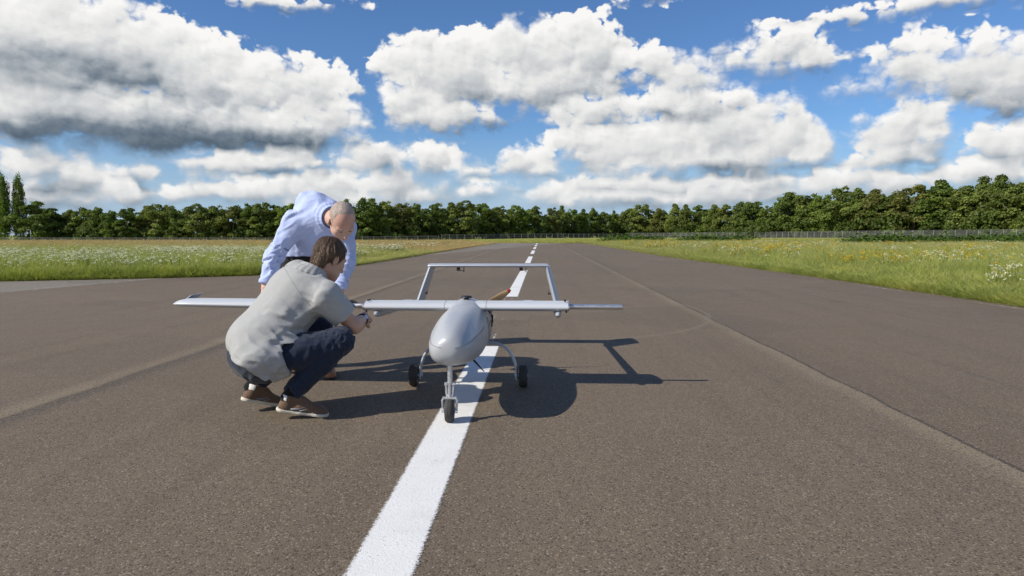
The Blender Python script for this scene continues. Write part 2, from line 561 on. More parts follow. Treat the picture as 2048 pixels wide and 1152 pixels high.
def b_asphalt(g, b):
    p = g.pos()
    x, y, z = g.xyz(p)
    wob = g.m('MULTIPLY', g.m('SUBTRACT', g.noise(g.comb(0.0, y, 0.0), 0.9, 3, 0.6), 0.5), 0.10)
    xx = g.m('ADD', x, wob)
    big = g.noise(p, 0.35, 4, 0.6)
    mid = g.noise(p, 2.2, 4, 0.65)
    streak = g.noise(g.v('MULTIPLY', p, (3.0, 0.10, 1.0)), 1.0, 4, 0.6)
    grain = g.noise(p, 170.0, 3, 0.7)
    stone = g.vor(p, 150.0, 'Color')
    sx, sy, sz = g.xyz(stone)
    sd = g.vor(p, 150.0)
    c = g.mix(big, (0.138, 0.109, 0.085), (0.178, 0.142, 0.112))
    c = g.mix(g.m('MULTIPLY', mid, 0.55), c, (0.198, 0.153, 0.118))
    c = g.mix(g.step(streak, 0.45, 0.75, 0.0, 0.35), c, (0.098, 0.080, 0.067))
    c = g.mix(g.step(streak, 0.40, 0.20, 0.0, 0.25), c, (0.190, 0.156, 0.126))
    # right lane was paved with a darker mix
    c = g.mix(g.m('MULTIPLY', g.step(xx, 2.19, 2.22), g.step(xx, 2.9, 2.3, 0.10, 0.32)), c, (0.112, 0.086, 0.068))
    # sanded edges of the paving joints, and the dark joint itself
    sand = (0.265, 0.217, 0.158)
    s1 = g.m('MULTIPLY', g.step(xx, 1.98, 2.17), g.step(xx, 2.21, 2.18))
    s2 = g.m('MULTIPLY', g.step(xx, -3.42, -3.26), g.step(xx, -3.17, -3.21))
    sm = g.m('MULTIPLY', g.m('MAXIMUM', s1, s2), g.step(grain, 0.25, 0.6, 0.35, 1.0))
    c = g.mix(g.m('MULTIPLY', sm, 0.70), c, sand)
    k1 = g.step(g.m('ABSOLUTE', g.m('SUBTRACT', xx, 2.215)), 0.020, 0.008)
    k2 = g.m('MULTIPLY', g.step(xx, -3.185, -3.165), g.step(xx, -2.95, -3.16))
    c = g.mix(g.m('MAXIMUM', g.m('MULTIPLY', k1, 0.75), g.m('MULTIPLY', k2, 0.55)), c, (0.058, 0.050, 0.046))
    # worn concrete apron to the left of the painted line
    ap = g.step(g.m('MULTIPLY_ADD', y, 0.165, g.m('SUBTRACT', x, 0.0)), -7.85, -8.05)
    ap = g.m('MULTIPLY', g.step(g.m('MULTIPLY_ADD', y, -0.165, x), -12.15, -12.35), 0.8)
    c = g.mix(ap, c, g.mix(mid, (0.21, 0.195, 0.18), (0.27, 0.255, 0.235)))
    # old patches, oil spots and dark rubber
    pt = g.vor(g.v('ADD', p, g.v('SCALE', g.noise(p, 1.2, 3, color=True), 0.8)), 0.33, 'Color')
    qx, qy, qz = g.xyz(pt)
    c = g.mix(g.step(qx, 0.55, 0.75, 0.0, 0.22), c, (0.105, 0.086, 0.071))
    c = g.mix(g.step(qy, 0.65, 0.85, 0.0, 0.22), c, (0.205, 0.166, 0.130))
    sp = g.vor(g.v('ADD', p, g.v('SCALE', g.noise(p, 6.0, 3, color=True), 0.10)), 0.55)
    c = g.mix(g.step(sp, 0.075, 0.03, 0.0, 0.45), c, (0.055, 0.046, 0.040))
    rub = g.noise(g.v('MULTIPLY', p, (5.5, 0.05, 1.0)), 1.0, 2, 0.5)
    c = g.mix(g.step(rub, 0.62, 0.75, 0.0, 0.30), c, (0.066, 0.057, 0.052))
    # pale tyre scuff in a loop
    dx = g.m('SUBTRACT', x, 0.25)
    dy = g.m('SUBTRACT', y, 9.8)
    rr = g.m('SQRT', g.m('ADD', g.m('MULTIPLY', dx, dx), g.m('MULTIPLY', g.m('MULTIPLY', dy, dy), 0.55)))
    ring = g.step(g.m('ABSOLUTE', g.m('SUBTRACT', rr, 2.05)), 0.05, 0.015)
    ring = g.m('MULTIPLY', ring, g.m('MULTIPLY', g.step(dx, -0.6, 1.4), g.step(mid, 0.3, 0.6, 0.1, 0.40)))
    c = g.mix(ring, c, (0.25, 0.225, 0.195))
    # aggregate
    c = g.mix(g.step(grain, 0.52, 0.74, 0.0, 0.55), c, (0.034, 0.028, 0.024))
    c = g.mix(g.step(grain, 0.46, 0.28, 0.0, 0.34), c, (0.24, 0.20, 0.165))
    c = g.mix(g.step(sx, 0.90, 0.93, 0.0, 0.55), c, (0.34, 0.30, 0.25))
    c = g.mix(g.step(sy, 0.82, 0.86, 0.0, 0.65), c, (0.035, 0.030, 0.027))
    # a few flecks of bird lime and pale grit
    fl = g.vor(p, 0.9)
    c = g.mix(g.step(fl, 0.022, 0.010, 0.0, 0.7), c, (0.50, 0.46, 0.40))
    c = g.mix(1.0, c, (1.0, 0.975, 0.87), 'MULTIPLY')
    g.put(b.inputs['Base Color'], c)
    g.put(b.inputs['Roughness'], g.step(mid, 0.2, 0.8, 0.72, 0.9))
    h = g.m('ADD', g.m('MULTIPLY', sd, -0.7), g.m('MULTIPLY', grain, 1.0))
    h = g.m('ADD', h, g.m('MULTIPLY', k1, -1.2))
    g.put(b.inputs['Normal'], g.bump(h, 0.7, 0.003))


M_asphalt = new_mat("brown_grey_asphalt", b_asphalt, Roughness=0.8, Specular_IOR_Level=0.3)

Yr = np.concatenate([np.arange(-30, 8, 2.0), np.arange(8, 30, 0.15), np.arange(30, 92.1, 0.4)])
rows = []
for Yv in Yr:
    wl = 0.10 * mnoise.noise(Vector((0.0, Yv * 0.8, 3.0))) + 0.05 * mnoise.noise(Vector((0.0, Yv * 3.1, 9.0)))
    wr = 0.10 * mnoise.noise(Vector((5.0, Yv * 0.8, 3.0))) + 0.05 * mnoise.noise(Vector((5.0, Yv * 3.1, 9.0)))
    l, r = float(edge_left(Yv)) + wl, float(edge_right(Yv)) + wr
    rows.append([(l, Yv, -0.12)] + [(l + (r - l) * k / 12, Yv, 0.0) for k in range(13)] + [(r, Yv, -0.12)])
bm = bmesh.new()
add_loft(bm, rows, cap=False, closed=False)
tag(link("runway", bm_mesh("runway", bm), M_asphalt), kind="structure")


# painted markings: 4 mm above the asphalt, worn at the edges
def paint_mat(name, cx, half, wear):
    def bld(g, b):
        p = g.pos()
        x, y, z = g.xyz(p)
        gr = g.noise(p, 85.0, 4, 0.72)
        md = g.noise(p, 7.0, 3, 0.6)
        pit = g.step(gr, g.step(md, 0.2, 0.8, 0.57, 0.66), 0.71)
        wr = g.noise(p, 1.6, 4, 0.65)
        c = g.mix(md, (0.80, 0.80, 0.78), (0.70, 0.70, 0.68))
        c = g.mix(g.m('MULTIPLY', pit, 0.80), c, (0.10, 0.09, 0.08))
        c = g.mix(g.step(gr, 0.42, 0.30, 0.0, 0.25), c, (0.55, 0.55, 0.54))
        c = g.mix(g.step(wr, 0.50, 0.75, 0.0, 0.38), c, (0.44, 0.42, 0.39))
        g.put(b.inputs['Base Color'], c)
        g.put(b.inputs['Normal'], g.bump(gr, 0.5, 0.005))
        if cx is not None:
            e = g.m('SUBTRACT', half, g.m('ABSOLUTE', g.m('SUBTRACT', x, cx)))
            a = g.step(g.m('MULTIPLY_ADD', g.m('SUBTRACT', gr, 0.5), 0.05, e), 0.0, 0.016)
        else:
            a = g.step(g.m('ADD', gr, g.m('MULTIPLY', md, 0.5)), wear, wear + 0.2)
        g.put(b.inputs['Alpha'], a)
    return new_mat(name, bld, Roughness=0.75)


CX = -0.512
M_paint = paint_mat("white_runway_paint", CX, 0.115, 0)
M_worn = paint_mat("worn_white_paint", None, 0, 0.74)


def strip(name, pts, w, mat, z=0.004):
    rings = []
    pts = [Vector((*p, z)) for p in pts]
    for i, p in enumerate(pts):
        t = (pts[min(i + 1, len(pts) - 1)] - pts[max(i - 1, 0)]).normalized()
        s = Vector((t.y, -t.x, 0))
        rings.append([p - s * w / 2, p + s * w / 2])
    bm = bmesh.new()
    add_loft(bm, rings, cap=False, closed=False)
    return link(name, bm_mesh(name, bm), mat)


dashes = [(-4.0, 6.55), (11.9, 20.9), (26.2, 34.4), (39.2, 47.6), (53.0, 61.5), (66.0, 74.0), (80.0, 89.0)]
for a, b_ in dashes:
    o = strip("centre_line_dash", [(CX, a), (CX, (a + b_) / 2), (CX, b_)], 0.25, M_paint)
    tag(o, kind="structure")
tag(strip("apron_line", [(-13.0, -4.0), (-10.75, 9.0), (-9.45, 16.9)], 0.12, M_worn), kind="structure")
for a, b_ in (((7.02, 10.2), (6.98, 11.3)), ((6.95, 13.4), (6.9, 14.9))):
    tag(strip("edge_line", [a, b_], 0.06, M_worn), kind="structure")
for dx in (-0.10, 0.02):
    for ya, yb in ((6.6, 7.6), (8.6, 9.3), (10.2, 11.7)):
        tag(strip("chalk_line", [(CX + dx, ya), (CX + dx + 0.005, yb)], 0.022, M_worn, 0.0045), kind="structure")
# ------------------------------------------------------------------ trees
def b_leaf(g, b):
    at = g.node('ShaderNodeAttribute', {'attribute_name': 'tone'}).outputs['Fac']
    r = g.rand()
    r2 = g.m('FRACT', g.m('MULTIPLY', r, 7.31))
    c = g.mix(r, (0.115, 0.170, 0.036), (0.195, 0.232, 0.060))
    c = g.mix(g.step(r2, 0.82, 0.97, 0.0, 0.5), c, (0.165, 0.140, 0.048))
    c = g.mix(g.step(r2, 0.25, 0.05, 0.0, 0.75), c, (0.165, 0.235, 0.036))
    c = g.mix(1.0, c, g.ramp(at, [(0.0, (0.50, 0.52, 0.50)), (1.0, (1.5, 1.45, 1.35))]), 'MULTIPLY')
    g.put(b.inputs['Base Color'], c)
    tr = g.n.new('ShaderNodeBsdfTranslucent')
    g.put(tr.inputs['Color'], g.mix(1.0, c, (1.1, 1.3, 0.6), 'MULTIPLY'))
    ms = g.n.new('ShaderNodeMixShader')
    ms.inputs[0].default_value = 0.38
    g.l.new(b.outputs[0], ms.inputs[1])
    g.l.new(tr.outputs[0], ms.inputs[2])
    g.l.new(ms.outputs[0], g.out.inputs[0])


M_leaf = new_mat("tree_leaves", b_leaf, Roughness=0.6, Specular_IOR_Level=0.25)


def b_bark(g, b):
    n = g.noise(g.v('MULTIPLY', g.obj(), (4, 4, 0.8)), 3.0, 4)
    g.put(b.inputs['Base Color'], g.mix(n, (0.10, 0.085, 0.065), (0.24, 0.21, 0.17)))


M_bark = new_mat("tree_bark", b_bark, Roughness=0.95)


def leaf_quads(C, Nn, size, rng, tone):
    """small leaf-spray quads at C facing roughly Nn"""
    n = len(C)
    Nn = Nn + rng.normal(0, 0.55, (n, 3))
    Nn /= np.linalg.norm(Nn, axis=1, keepdims=True) + 1e-9
    A = np.cross(Nn, rng.normal(0, 1, (n, 3)))
    A /= np.linalg.norm(A, axis=1, keepdims=True) + 1e-9
    B = np.cross(Nn, A)
    s = (size * rng.uniform(0.6, 1.35, n))[:, None]
    e = rng.uniform(0.45, 0.9, n)[:, None]
    V = np.stack([C - A * s, C - B * s * e + Nn * s * 0.15, C + A * s, C + B * s * e + Nn * s * 0.15], 1).reshape(-1, 3)
    Fq = np.arange(4 * n).reshape(n, 4)
    return V, Fq, np.repeat(tone, 4)


def crown_points(rng, W, H, base, shape, n_lobe, n_leaf):
    """points on the lobes of one crown of width W and height H"""
    lob = []
    for i in range(n_lobe):
        t = (i + rng.uniform(0, 1)) / n_lobe
        if shape == 'p':
            env = 0.40 * min(1, 0.7 + 2 * t) * (1 if t < 0.80 else max(0.25, (1 - t) / 0.2))
        elif shape == 't':
            env = 0.5 * (math.sin(math.pi * min(1, 0.14 + 0.88 * t ** 0.85)) ** 0.75) * (1.02 - 0.35 * t)
        else:
            env = 0.5 * (math.sin(math.pi * min(1, 0.22 + 0.74 * t)) ** 0.6)
        a = rng.uniform(0, 2 * math.pi)
        rr = env * W * math.sqrt(rng.uniform(0.05, 1.0))
        z = base + (H - base) * t * 0.94
        s = W * rng.uniform(0.10, 0.19) * (0.7 if t > 0.85 else 1.0)
        if shape == 'p':
            s = W * rng.uniform(0.14, 0.23) * (1.1 - 0.3 * t)
        lob.append((rr * math.cos(a), rr * math.sin(a), z, s, s * rng.uniform(0.6, 0.95) * (2.2 if shape == 'p' else 1), rng.uniform(0, 1)))
    lob = np.array(lob)
    pick = rng.choice(n_lobe, n_leaf, p=(lob[:, 3] ** 2) / (lob[:, 3] ** 2).sum())
    d = rng.normal(0, 1, (n_leaf, 3))
    d /= np.linalg.norm(d, axis=1, keepdims=True)
    d[:, 2] = np.where(d[:, 2] < -0.35, -d[:, 2], d[:, 2])
    rad = rng.uniform(0.45, 1.0, n_leaf) ** 0.6 * rng.normal(1.0, 0.16, n_leaf)
    c = lob[pick, :3] + d * np.stack([lob[pick, 3], lob[pick, 3], lob[pick, 4]], -1) * rad[:, None]
    c[:, 2] = np.maximum(c[:, 2], base * 0.6)
    tone = np.clip(0.25 * rng.uniform(0, 1, n_leaf) + 0.75 * lob[pick, 5], 0, 1)
    return c, d, tone


def make_crown(seed, shape, W, H, base, n_lobe, n_leaf, size):
    rng = np.random.default_rng(seed)
    c, d, tone = crown_points(rng, W, H, base, shape, n_lobe, n_leaf)
    V, Fq, tn = leaf_quads(c, d, size, rng, tone)
    me = mesh_np("crown", V, Fq)
    at = me.attributes.new("tone", 'FLOAT', 'POINT')
    at.data.foreach_set("value", tn.astype(np.float32))
    me.materials.append(M_leaf)
    return me


def make_trunk(seed, W, H):
    rnd = random.Random(seed)
    bm = bmesh.new()
    pts = [(rnd.uniform(-0.1, 0.1) * i, rnd.uniform(-0.1, 0.1) * i, H * 0.8 * i / 6) for i in range(7)]
    add_tube(bm, pts, [0.034 * H * (1 - 0.13 * i) * 0.6 for i in range(7)], 8)
    for k in range(7):
        i = rnd.randint(1, 5)
        p = Vector(pts[i])
        a = rnd.uniform(0, 6.28)
        q = p + Vector((math.cos(a) * W * 0.3, math.sin(a) * W * 0.3, H * rnd.uniform(0.1, 0.22)))
        add_tube(bm, [p, p.lerp(q, 0.5) + Vector((0, 0, -0.2)), q], [0.010 * H, 0.007 * H, 0.003 * H], 5)
    me = bm_mesh("trunk", bm, True)
    me.materials.append(M_bark)
    return me


# unit designs: 10 m wide, 15 m tall (poplar 5 x 25)
KIND = {'b': [], 't': [], 'p': [], 'w': []}
for s in range(5):
    KIND['b'].append((make_crown(100 + s, 'b', 10, 15, 1.3, 50, 8200, 0.29), make_trunk(s, 10, 15)))
    KIND['t'].append((make_crown(200 + s, 't', 10, 15, 2.6, 48, 7600, 0.28), make_trunk(20 + s, 10, 15)))
for s in range(2):
    KIND['p'].append((make_crown(300 + s, 'p', 10, 15, 0.8, 70, 8000, 0.30), make_trunk(40 + s, 4, 15)))
KIND['w'].append((make_crown(400, 'b', 10, 15, 0.6, 44, 8000, 0.30), make_trunk(50, 10, 15)))

ORD = ["first", "second", "third", "fourth", "fifth", "sixth", "seventh", "eighth", "ninth", "tenth", "eleventh", "twelfth",
       "thirteenth", "fourteenth", "fifteenth", "sixteenth", "seventeenth", "eighteenth", "nineteenth", "twentieth",
       "twenty-first", "twenty-second", "twenty-third", "twenty-fourth", "twenty-fifth", "twenty-sixth", "twenty-seventh",
       "twenty-eighth", "twenty-ninth", "thirtieth", "thirty-first", "thirty-second", "thirty-third", "thirty-fourth", "thirty-fifth"]
cnt = {}
rnd = random.Random(5)
for i, (x, y, h, w, k) in enumerate(TREES):
    px_angle = x / y
    zone = 'left' if px_angle < 0.0 else ('end' if px_angle < 0.118 else 'right')
    if k == 'p':
        name, cat = "poplar_tree", "tree"
    elif k == 'w':
        name, cat = "willow_tree", "tree"
    else:
        name, cat = ("broadleaf_tree" if k == 'b' else "maple_tree"), "tree"
    cr, tk = rnd.choice(KIND[k])
    gz = float(ground_z(x, y))
    depth = w * rnd.uniform(0.9, 1.1)
    rz = rnd.uniform(0, 6.28)
    root = empty(name, (x, y + rnd.uniform(-2, 4), gz))
    root.rotation_euler.z = rz
    wide = 0.92 if k == 'p' else 1.12
    root.scale = (w / 10 * wide, w / 10 * wide, h / 15)
    for nm, me in (("crown", cr), ("trunk", tk)):
        o = bpy.data.objects.new(nm, me)
        COL.objects.link(o)
        o.parent = root
    inframe = -0.74 < px_angle < 0.72
    if k == 'p':
        c = cnt['p'] = cnt.get('p', 0) + 1
        lab = ["tall slim poplar standing left of the other two poplars", "tall slim poplar at the far left, left one of the pair",
               "tall slim poplar at the far left, right one of the pair"][c - 1]
    elif k == 'w':
        lab = "broad grey-green willow right beside the pair of poplars"
    else:
        key = zone if inframe else 'off'
        c = cnt[key] = cnt.get(key, 0) + 1
        if key == 'left':
            lab = "dark green tree left of the runway end, %s to the right of the willow" % ORD[c - 1]
        elif key == 'end':
            lab = "smaller tree straight beyond the runway end, %s from the left there" % ORD[c - 1]
        elif key == 'right':
            lab = "tree behind the right fence, %s counting right from the runway end" % ORD[c - 1]
        else:
            lab = "%s tree just outside the edges of the view" % ORD[c - 1]
    tag(root, lab, cat, "trees of the wood around the airfield")

# the wood behind the front row, too dense to count
rng = np.random.default_rng(77)
VV, FF, TT = [], [], []
nv = 0
fx = np.array([t[0] for t in TREES if t[4] in 'bt'])
order = np.argsort(np.arctan2(fx, np.array([t[1] for t in TREES if t[4] in 'bt'])))
bt = [t for t in TREES if t[4] in 'bt']
for t in bt:
    for rep in range(3):
        w, h = t[3] * 1.25, t[2] * rng.uniform(0.78, 0.92)
        if rep == 2:
            w, h = t[3] * 1.6, t[2] * 0.42
        c, d, tone = crown_points(rng, w, h, 0.1, 'b', 22, 1100 if rep < 2 else 2000)
        ang = math.atan2(t[0], t[1])
        off = rng.uniform(9, 22) if rep < 2 else rng.uniform(3, 7)
        sh = rng.uniform(-0.5, 0.5) * w
        c[:, 0] += t[0] + math.sin(ang) * off + math.cos(ang) * sh
        c[:, 1] += t[1] + math.cos(ang) * off - math.sin(ang) * sh
        c[:, 2] += float(ground_z(t[0], t[1]))
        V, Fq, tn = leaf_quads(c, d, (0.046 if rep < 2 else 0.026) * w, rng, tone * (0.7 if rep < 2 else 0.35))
        VV.append(V)
        FF.append(Fq + nv)
        TT.append(tn)
        nv += len(V)
me = mesh_np("wood", np.concatenate(VV), np.concatenate(FF))
at = me.attributes.new("tone", 'FLOAT', 'POINT')
at.data.foreach_set("value", np.concatenate(TT).astype(np.float32))
tag(link("wood", me, M_leaf), "dense dark wood filling in behind the front row of trees", "wood", kind="stuff")
# ------------------------------------------------------------------ fences round the airfield
M_post = new_mat("galvanised_post", None, Base_Color=(0.42, 0.43, 0.43, 1), Roughness=0.55, Metallic=0.3)


def b_net(g, b):
    # woven wire far too fine to see singly from here
    x, y, z = g.xyz(g.obj())
    n = g.noise(g.pos(), 0.4, 2)
    g.put(b.inputs['Base Color'], g.mix(n, (0.30, 0.31, 0.31), (0.20, 0.21, 0.20)))
    g.put(b.inputs['Alpha'], g.step(n, 0.2, 0.8, 0.12, 0.26))


M_net = new_mat("chain_link_wire", b_net, Roughness=0.6)


def fence(name, pts, h, step, label, posts=True):
    pts = [Vector((x, y, float(ground_z(x, y)))) for x, y in pts]
    root = empty(name, pts[0])
    tag(root, label, "fence")
    # resample
    P = []
    for a, b in zip(pts, pts[1:]):
        n = max(1, int(round((b.xy - a.xy).length / step)))
        for i in range(n):
            q = a.lerp(b, i / n)
            q.z = float(ground_z(q.x, q.y))
            P.append(q)
    P.append(pts[-1])
    bm = bmesh.new()
    add_tube(bm, [(0, 0, -0.1), (0, 0, h), (0, -0.22, h + 0.28)], 0.055, 6)
    me = bm_mesh("fence_post", bm)
    me.materials.append(M_post)
    for q in P:
        o = bpy.data.objects.new("fence_post", me)
        COL.objects.link(o)
        o.parent = root
        o.location = q - pts[0]
    bm = bmesh.new()
    add_loft(bm, [[q + Vector((0, 0.06, 0.05)) - pts[0], q + Vector((0, 0.06, h - 0.05)) - pts[0]] for q in P], cap=False, closed=False)
    o = link("wire_netting", bm_mesh("wire_netting", bm), M_net)
    o.parent = root
    bm = bmesh.new()
    for zz in (0.1, h * 0.5, h - 0.05, h + 0.14, h + 0.27):
        add_tube(bm, [q + Vector((0, -0.06 if zz < h else -0.06 - 0.16 * (zz - h) / 0.27, zz)) - pts[0] for q in P], 0.014, 4)
    o = link("line_wires", bm_mesh("line_wires", bm), M_post)
    o.parent = root


fence("perimeter_fence", [(47, 374), (88, 324), (115, 254), (138, 205), (162, 158), (180, 120)], 2.3, 3.6,
      "galvanised chain-link fence in front of the trees on the right")
fence("perimeter_fence", [(-42, 288), (0, 322), (46, 374)], 1.9, 4.0, "far chain-link fence straight beyond the end of the runway")
fence("perimeter_fence", [(-235, 252), (-100, 256), (-43, 287)], 1.5, 4.5, "low grey fence along the wood on the left")

# white barrier tape strung on short stakes across the right meadow
M_tape = new_mat("white_plastic_tape", None, Base_Color=(0.75, 0.75, 0.73, 1), Roughness=0.5)
tp = [(26.0, 96.0, 0.32), (29.5, 88.0, 0.30), (33.0, 80.0, 0.14), (37.5, 77.0, 0.26), (42.0, 74.0, 0.34), (44.0, 69.0, 0.16), (45.0, 65.0, 0.06)]
root = empty("barrier_tape", (26.0, 96.0, 0.0))
tag(root, "white barrier tape strung low across the meadow on the right", "tape")
bm = bmesh.new()
pts = []
for (a, b) in zip(tp, tp[1:]):
    for k in range(8):
        t = k / 8
        pts.append(Vector((a[0] + (b[0] - a[0]) * t - 26.0, a[1] + (b[1] - a[1]) * t - 96.0, a[2] + (b[2] - a[2]) * t - 0.10 * math.sin(math.pi * t) + 0.12)))
add_loft(bm, [[p - Vector((0, 0, 0.022)), p + Vector((0, 0.01, 0.022))] for p in pts], cap=False, closed=False)
o = link("tape", bm_mesh("tape", bm), M_tape)
o.parent = root
bm = bmesh.new()
add_tube(bm, [(0, 0, -0.05), (0, 0, 0.62)], 0.02, 6)
stake = bm_mesh("stake", bm)
stake.materials.append(M_bark)
for a in tp:
    o = bpy.data.objects.new("stake", stake)
    COL.objects.link(o)
    o.parent = root
    o.location = (a[0] - 26.0, a[1] - 96.0, float(ground_z(a[0], a[1])))


# lamp posts and a marker post on the left, in front of the wood
def lamp(x, y, h, arm, label):
    z = float(ground_z(x, y))
    r = empty("lamp_post", (x, y, z))
    tag(r, label, "lamp post", "lamp posts by the wood")
    bm = bmesh.new()
    add_tube(bm, [(0, 0, 0), (0, 0, h * 0.6), (0, 0, h)], [0.13, 0.10, 0.08], 8)
    o = link("pole", bm_mesh("pole", bm, True), M_post)
    o.parent = r
    bm = bmesh.new()
    add_tube(bm, [(0, 0, h - 0.02), (-arm * 0.5, 0, h + 0.10), (-arm, 0, h + 0.12)], 0.06, 6)
    o = link("arm", bm_mesh("arm", bm, True), M_post)
    o.parent = r
    bm = bmesh.new()
    add_box(bm, (-arm - 0.25, 0, h + 0.10), (0.7, 0.25, 0.14))
    o = link("lamp_head", bm_mesh("lamp_head", bm), M_post)
    o.parent = r


lamp(-193.5, 252.0, 4.6, 0.9, "grey lamp post with a short arm in front of the willow")
lamp(-200.6, 251.0, 3.6, 0.5, "shorter grey lamp post at the foot of the right poplar")
bm = bmesh.new()
add_tube(bm, [(0, 0, -0.05), (0, 0, 0.75), (0, 0, 0.80)], [0.07, 0.06, 0.03], 8)
add_box(bm, (0, -0.03, 0.66), (0.16, 0.16, 0.14))
o = link("marker_post", bm_mesh("marker_post", bm), M_bark)
o.location = (-70.0, 97.0, float(ground_z(-70.0, 97.0)))
tag(o, "small dark marker post standing in the left field", "post")
# ------------------------------------------------------------------ unmanned aircraft standing on the centre line
def b_paint(g, b):
    p = g.obj()
    n = g.noise(p, 3.0, 3, 0.6)
    g.put(b.inputs['Base Color'], g.mix(n, (0.435, 0.455, 0.48), (0.40, 0.42, 0.445)))
    g.put(b.inputs['Roughness'], g.step(g.noise(p, 18.0, 3), 0.3, 0.7, 0.34, 0.46))


M_hull = new_mat("pale_blue_grey_paint", b_paint, Coat_Weight=0.22, Coat_Roughness=0.15)
M_wing = new_mat("light_grey_wing_paint", lambda g, b: g.put(b.inputs['Base Color'], g.mix(g.noise(g.obj(), 5.0, 3), (0.58, 0.605, 0.635), (0.52, 0.545, 0.575))), Roughness=0.38, Coat_Weight=0.2)
M_alu = new_mat("brushed_aluminium", lambda g, b: g.put(b.inputs['Roughness'], g.step(g.noise(g.obj(), 60.0, 2), 0.2, 0.8, 0.28, 0.5)), Base_Color=(0.66, 0.67, 0.69, 1), Metallic=0.9)
M_grey = new_mat("grey_coated_tube", lambda g, b: g.put(b.inputs['Base Color'], g.mix(g.noise(g.obj(), 9.0, 3), (0.42, 0.45, 0.50), (0.50, 0.53, 0.58))), Roughness=0.35, Metallic=0.25)
M_black = new_mat("black_plastic", lambda g, b: g.put(b.inputs['Roughness'], g.step(g.noise(g.obj(), 40.0, 2), 0.2, 0.8, 0.35, 0.6)), Base_Color=(0.018, 0.018, 0.020, 1))
M_rubber = new_mat("tyre_rubber", lambda g, b: g.put(b.inputs['Base Color'], g.mix(g.noise(g.obj(), 30.0, 3), (0.022, 0.022, 0.022), (0.060, 0.057, 0.052))), Roughness=0.75)
M_seam = new_mat("panel_seam", None, Base_Color=(0.20, 0.21, 0.23, 1), Roughness=0.7)


def b_wood(g, b):
    n = g.noise(g.v('MULTIPLY', g.obj(), (3, 3, 3)), 8.0, 3)
    g.put(b.inputs['Base Color'], g.mix(n, (0.58, 0.36, 0.17), (0.70, 0.47, 0.25)))


M_wood = new_mat("varnished_wood", b_wood, Roughness=0.35, Coat_Weight=0.5)
M_red = new_mat("red_tip_paint", None, Base_Color=(0.55, 0.03, 0.02, 1), Roughness=0.4)

DX, DY = -0.515, 4.74
uav = empty("unmanned_aircraft", (DX, DY, 0.0))
tag(uav, "pale grey twin-boom drone aircraft standing on the white centre line", "drone")


def part(name, bm, mat, parent=uav, smooth=True, angle=40):
    me = bm_mesh(name, bm)
    me.materials.append(mat)
    if smooth:
        me.shade_smooth()
        try:
            me.set_sharp_from_angle(angle=math.radians(angle))
        except Exception:
            pass
    o = bpy.data.objects.new(name, me)
    COL.objects.link(o)
    o.parent = parent
    return o


# all coordinates below are relative to the aircraft's origin: x right, y aft (away), z up
def L(x, y, z):
    return Vector((x - DX, y - DY, z))


# fuselage: superellipse sections from the nose aft
ST = [  # y, half width, z bottom, z top, exponent
    (3.735, 0.028, 0.422, 0.482, 2.1), (3.742, 0.062, 0.394, 0.502, 2.2), (3.765, 0.090, 0.366, 0.522, 2.35), (3.80, 0.109, 0.346, 0.540, 2.5),
    (3.86, 0.126, 0.331, 0.560, 2.6), (3.95, 0.141, 0.318, 0.579, 2.8), (4.05, 0.154, 0.308, 0.595, 3.0), (4.15, 0.163, 0.301, 0.607, 3.2),
    (4.25, 0.167, 0.297, 0.615, 3.3), (4.34, 0.168, 0.295, 0.619, 3.3), (4.46, 0.168, 0.293, 0.622, 3.3), (4.55, 0.168, 0.292, 0.618, 3.3), (4.66, 0.168, 0.293, 0.602, 3.3), (4.80, 0.167, 0.296, 0.580, 3.3),
    (4.95, 0.163, 0.304, 0.560, 3.2), (5.05, 0.155, 0.315, 0.545, 3.1), (5.08, 0.130, 0.335, 0.525, 2.8)]

def fus_at(y):
    c = np.array(ST)
    r = [float(np.interp(y, c[:, 0], c[:, k])) for k in (1, 2, 3, 4)]
    return r


def fus_ring(y, hw, zb, zt, ex, n=48):
    r = []
    cz, hz = (zb + zt) / 2, (zt - zb) / 2
    for k in range(n):
        a = 2 * math.pi * k / n
        ca, sa = math.cos(a), math.sin(a)
        sx = math.copysign(abs(ca) ** (2 / ex), ca)
        sz = math.copysign(abs(sa) ** (2 / ex), sa)
        # narrower crown over a fuller belly, like an egg in section
        wf = 1.0 - 0.40 * max(0.0, sz) ** 1.3 * (1.0 - 0.6 * float(smoothstep(y, 4.45, 4.75)))
        r.append(L(DX + hw * wf * sx, y, cz + hz * sz))
    return r


ys_ = np.concatenate([np.array([s[0] for s in ST[:6]]), np.linspace(4.0, 5.05, 24), [5.08]])
bm = bmesh.new()
add_loft(bm, [fus_ring(y, *fus_at(y)) for y in ys_])
fuselage = part("fuselage", bm, M_hull, angle=60)
# engine bulkhead and cowl behind
bm = bmesh.new()
add_lathe(bm, L(DX, 5.08, 0.47), (0, 1, 0), [(0.001, -0.01), (0.105, -0.01), (0.11, 0.02), (0.075, 0.06), (0.045, 0.09), (0.04, 0.12), (0.001, 0.121)], 28)
part("engine", bm, M_alu)
bm = bmesh.new()
for s in (-1, 1):
    add_box(bm, L(DX + s * 0.095, 5.13, 0.47), (0.10, 0.055, 0.075))
    for k in range(4):
        add_box(bm, L(DX + s * (0.065 + 0.02 * k), 5.13, 0.47), (0.006, 0.075, 0.095))
part("engine_cylinders", bm, M_black, smooth=False)


def seam(name, pts, r=0.0014, parent=fuselage, mat=M_seam):
    bm = bmesh.new()
    add_tube(bm, pts, r, 5)
    return part(name, bm, mat, parent)


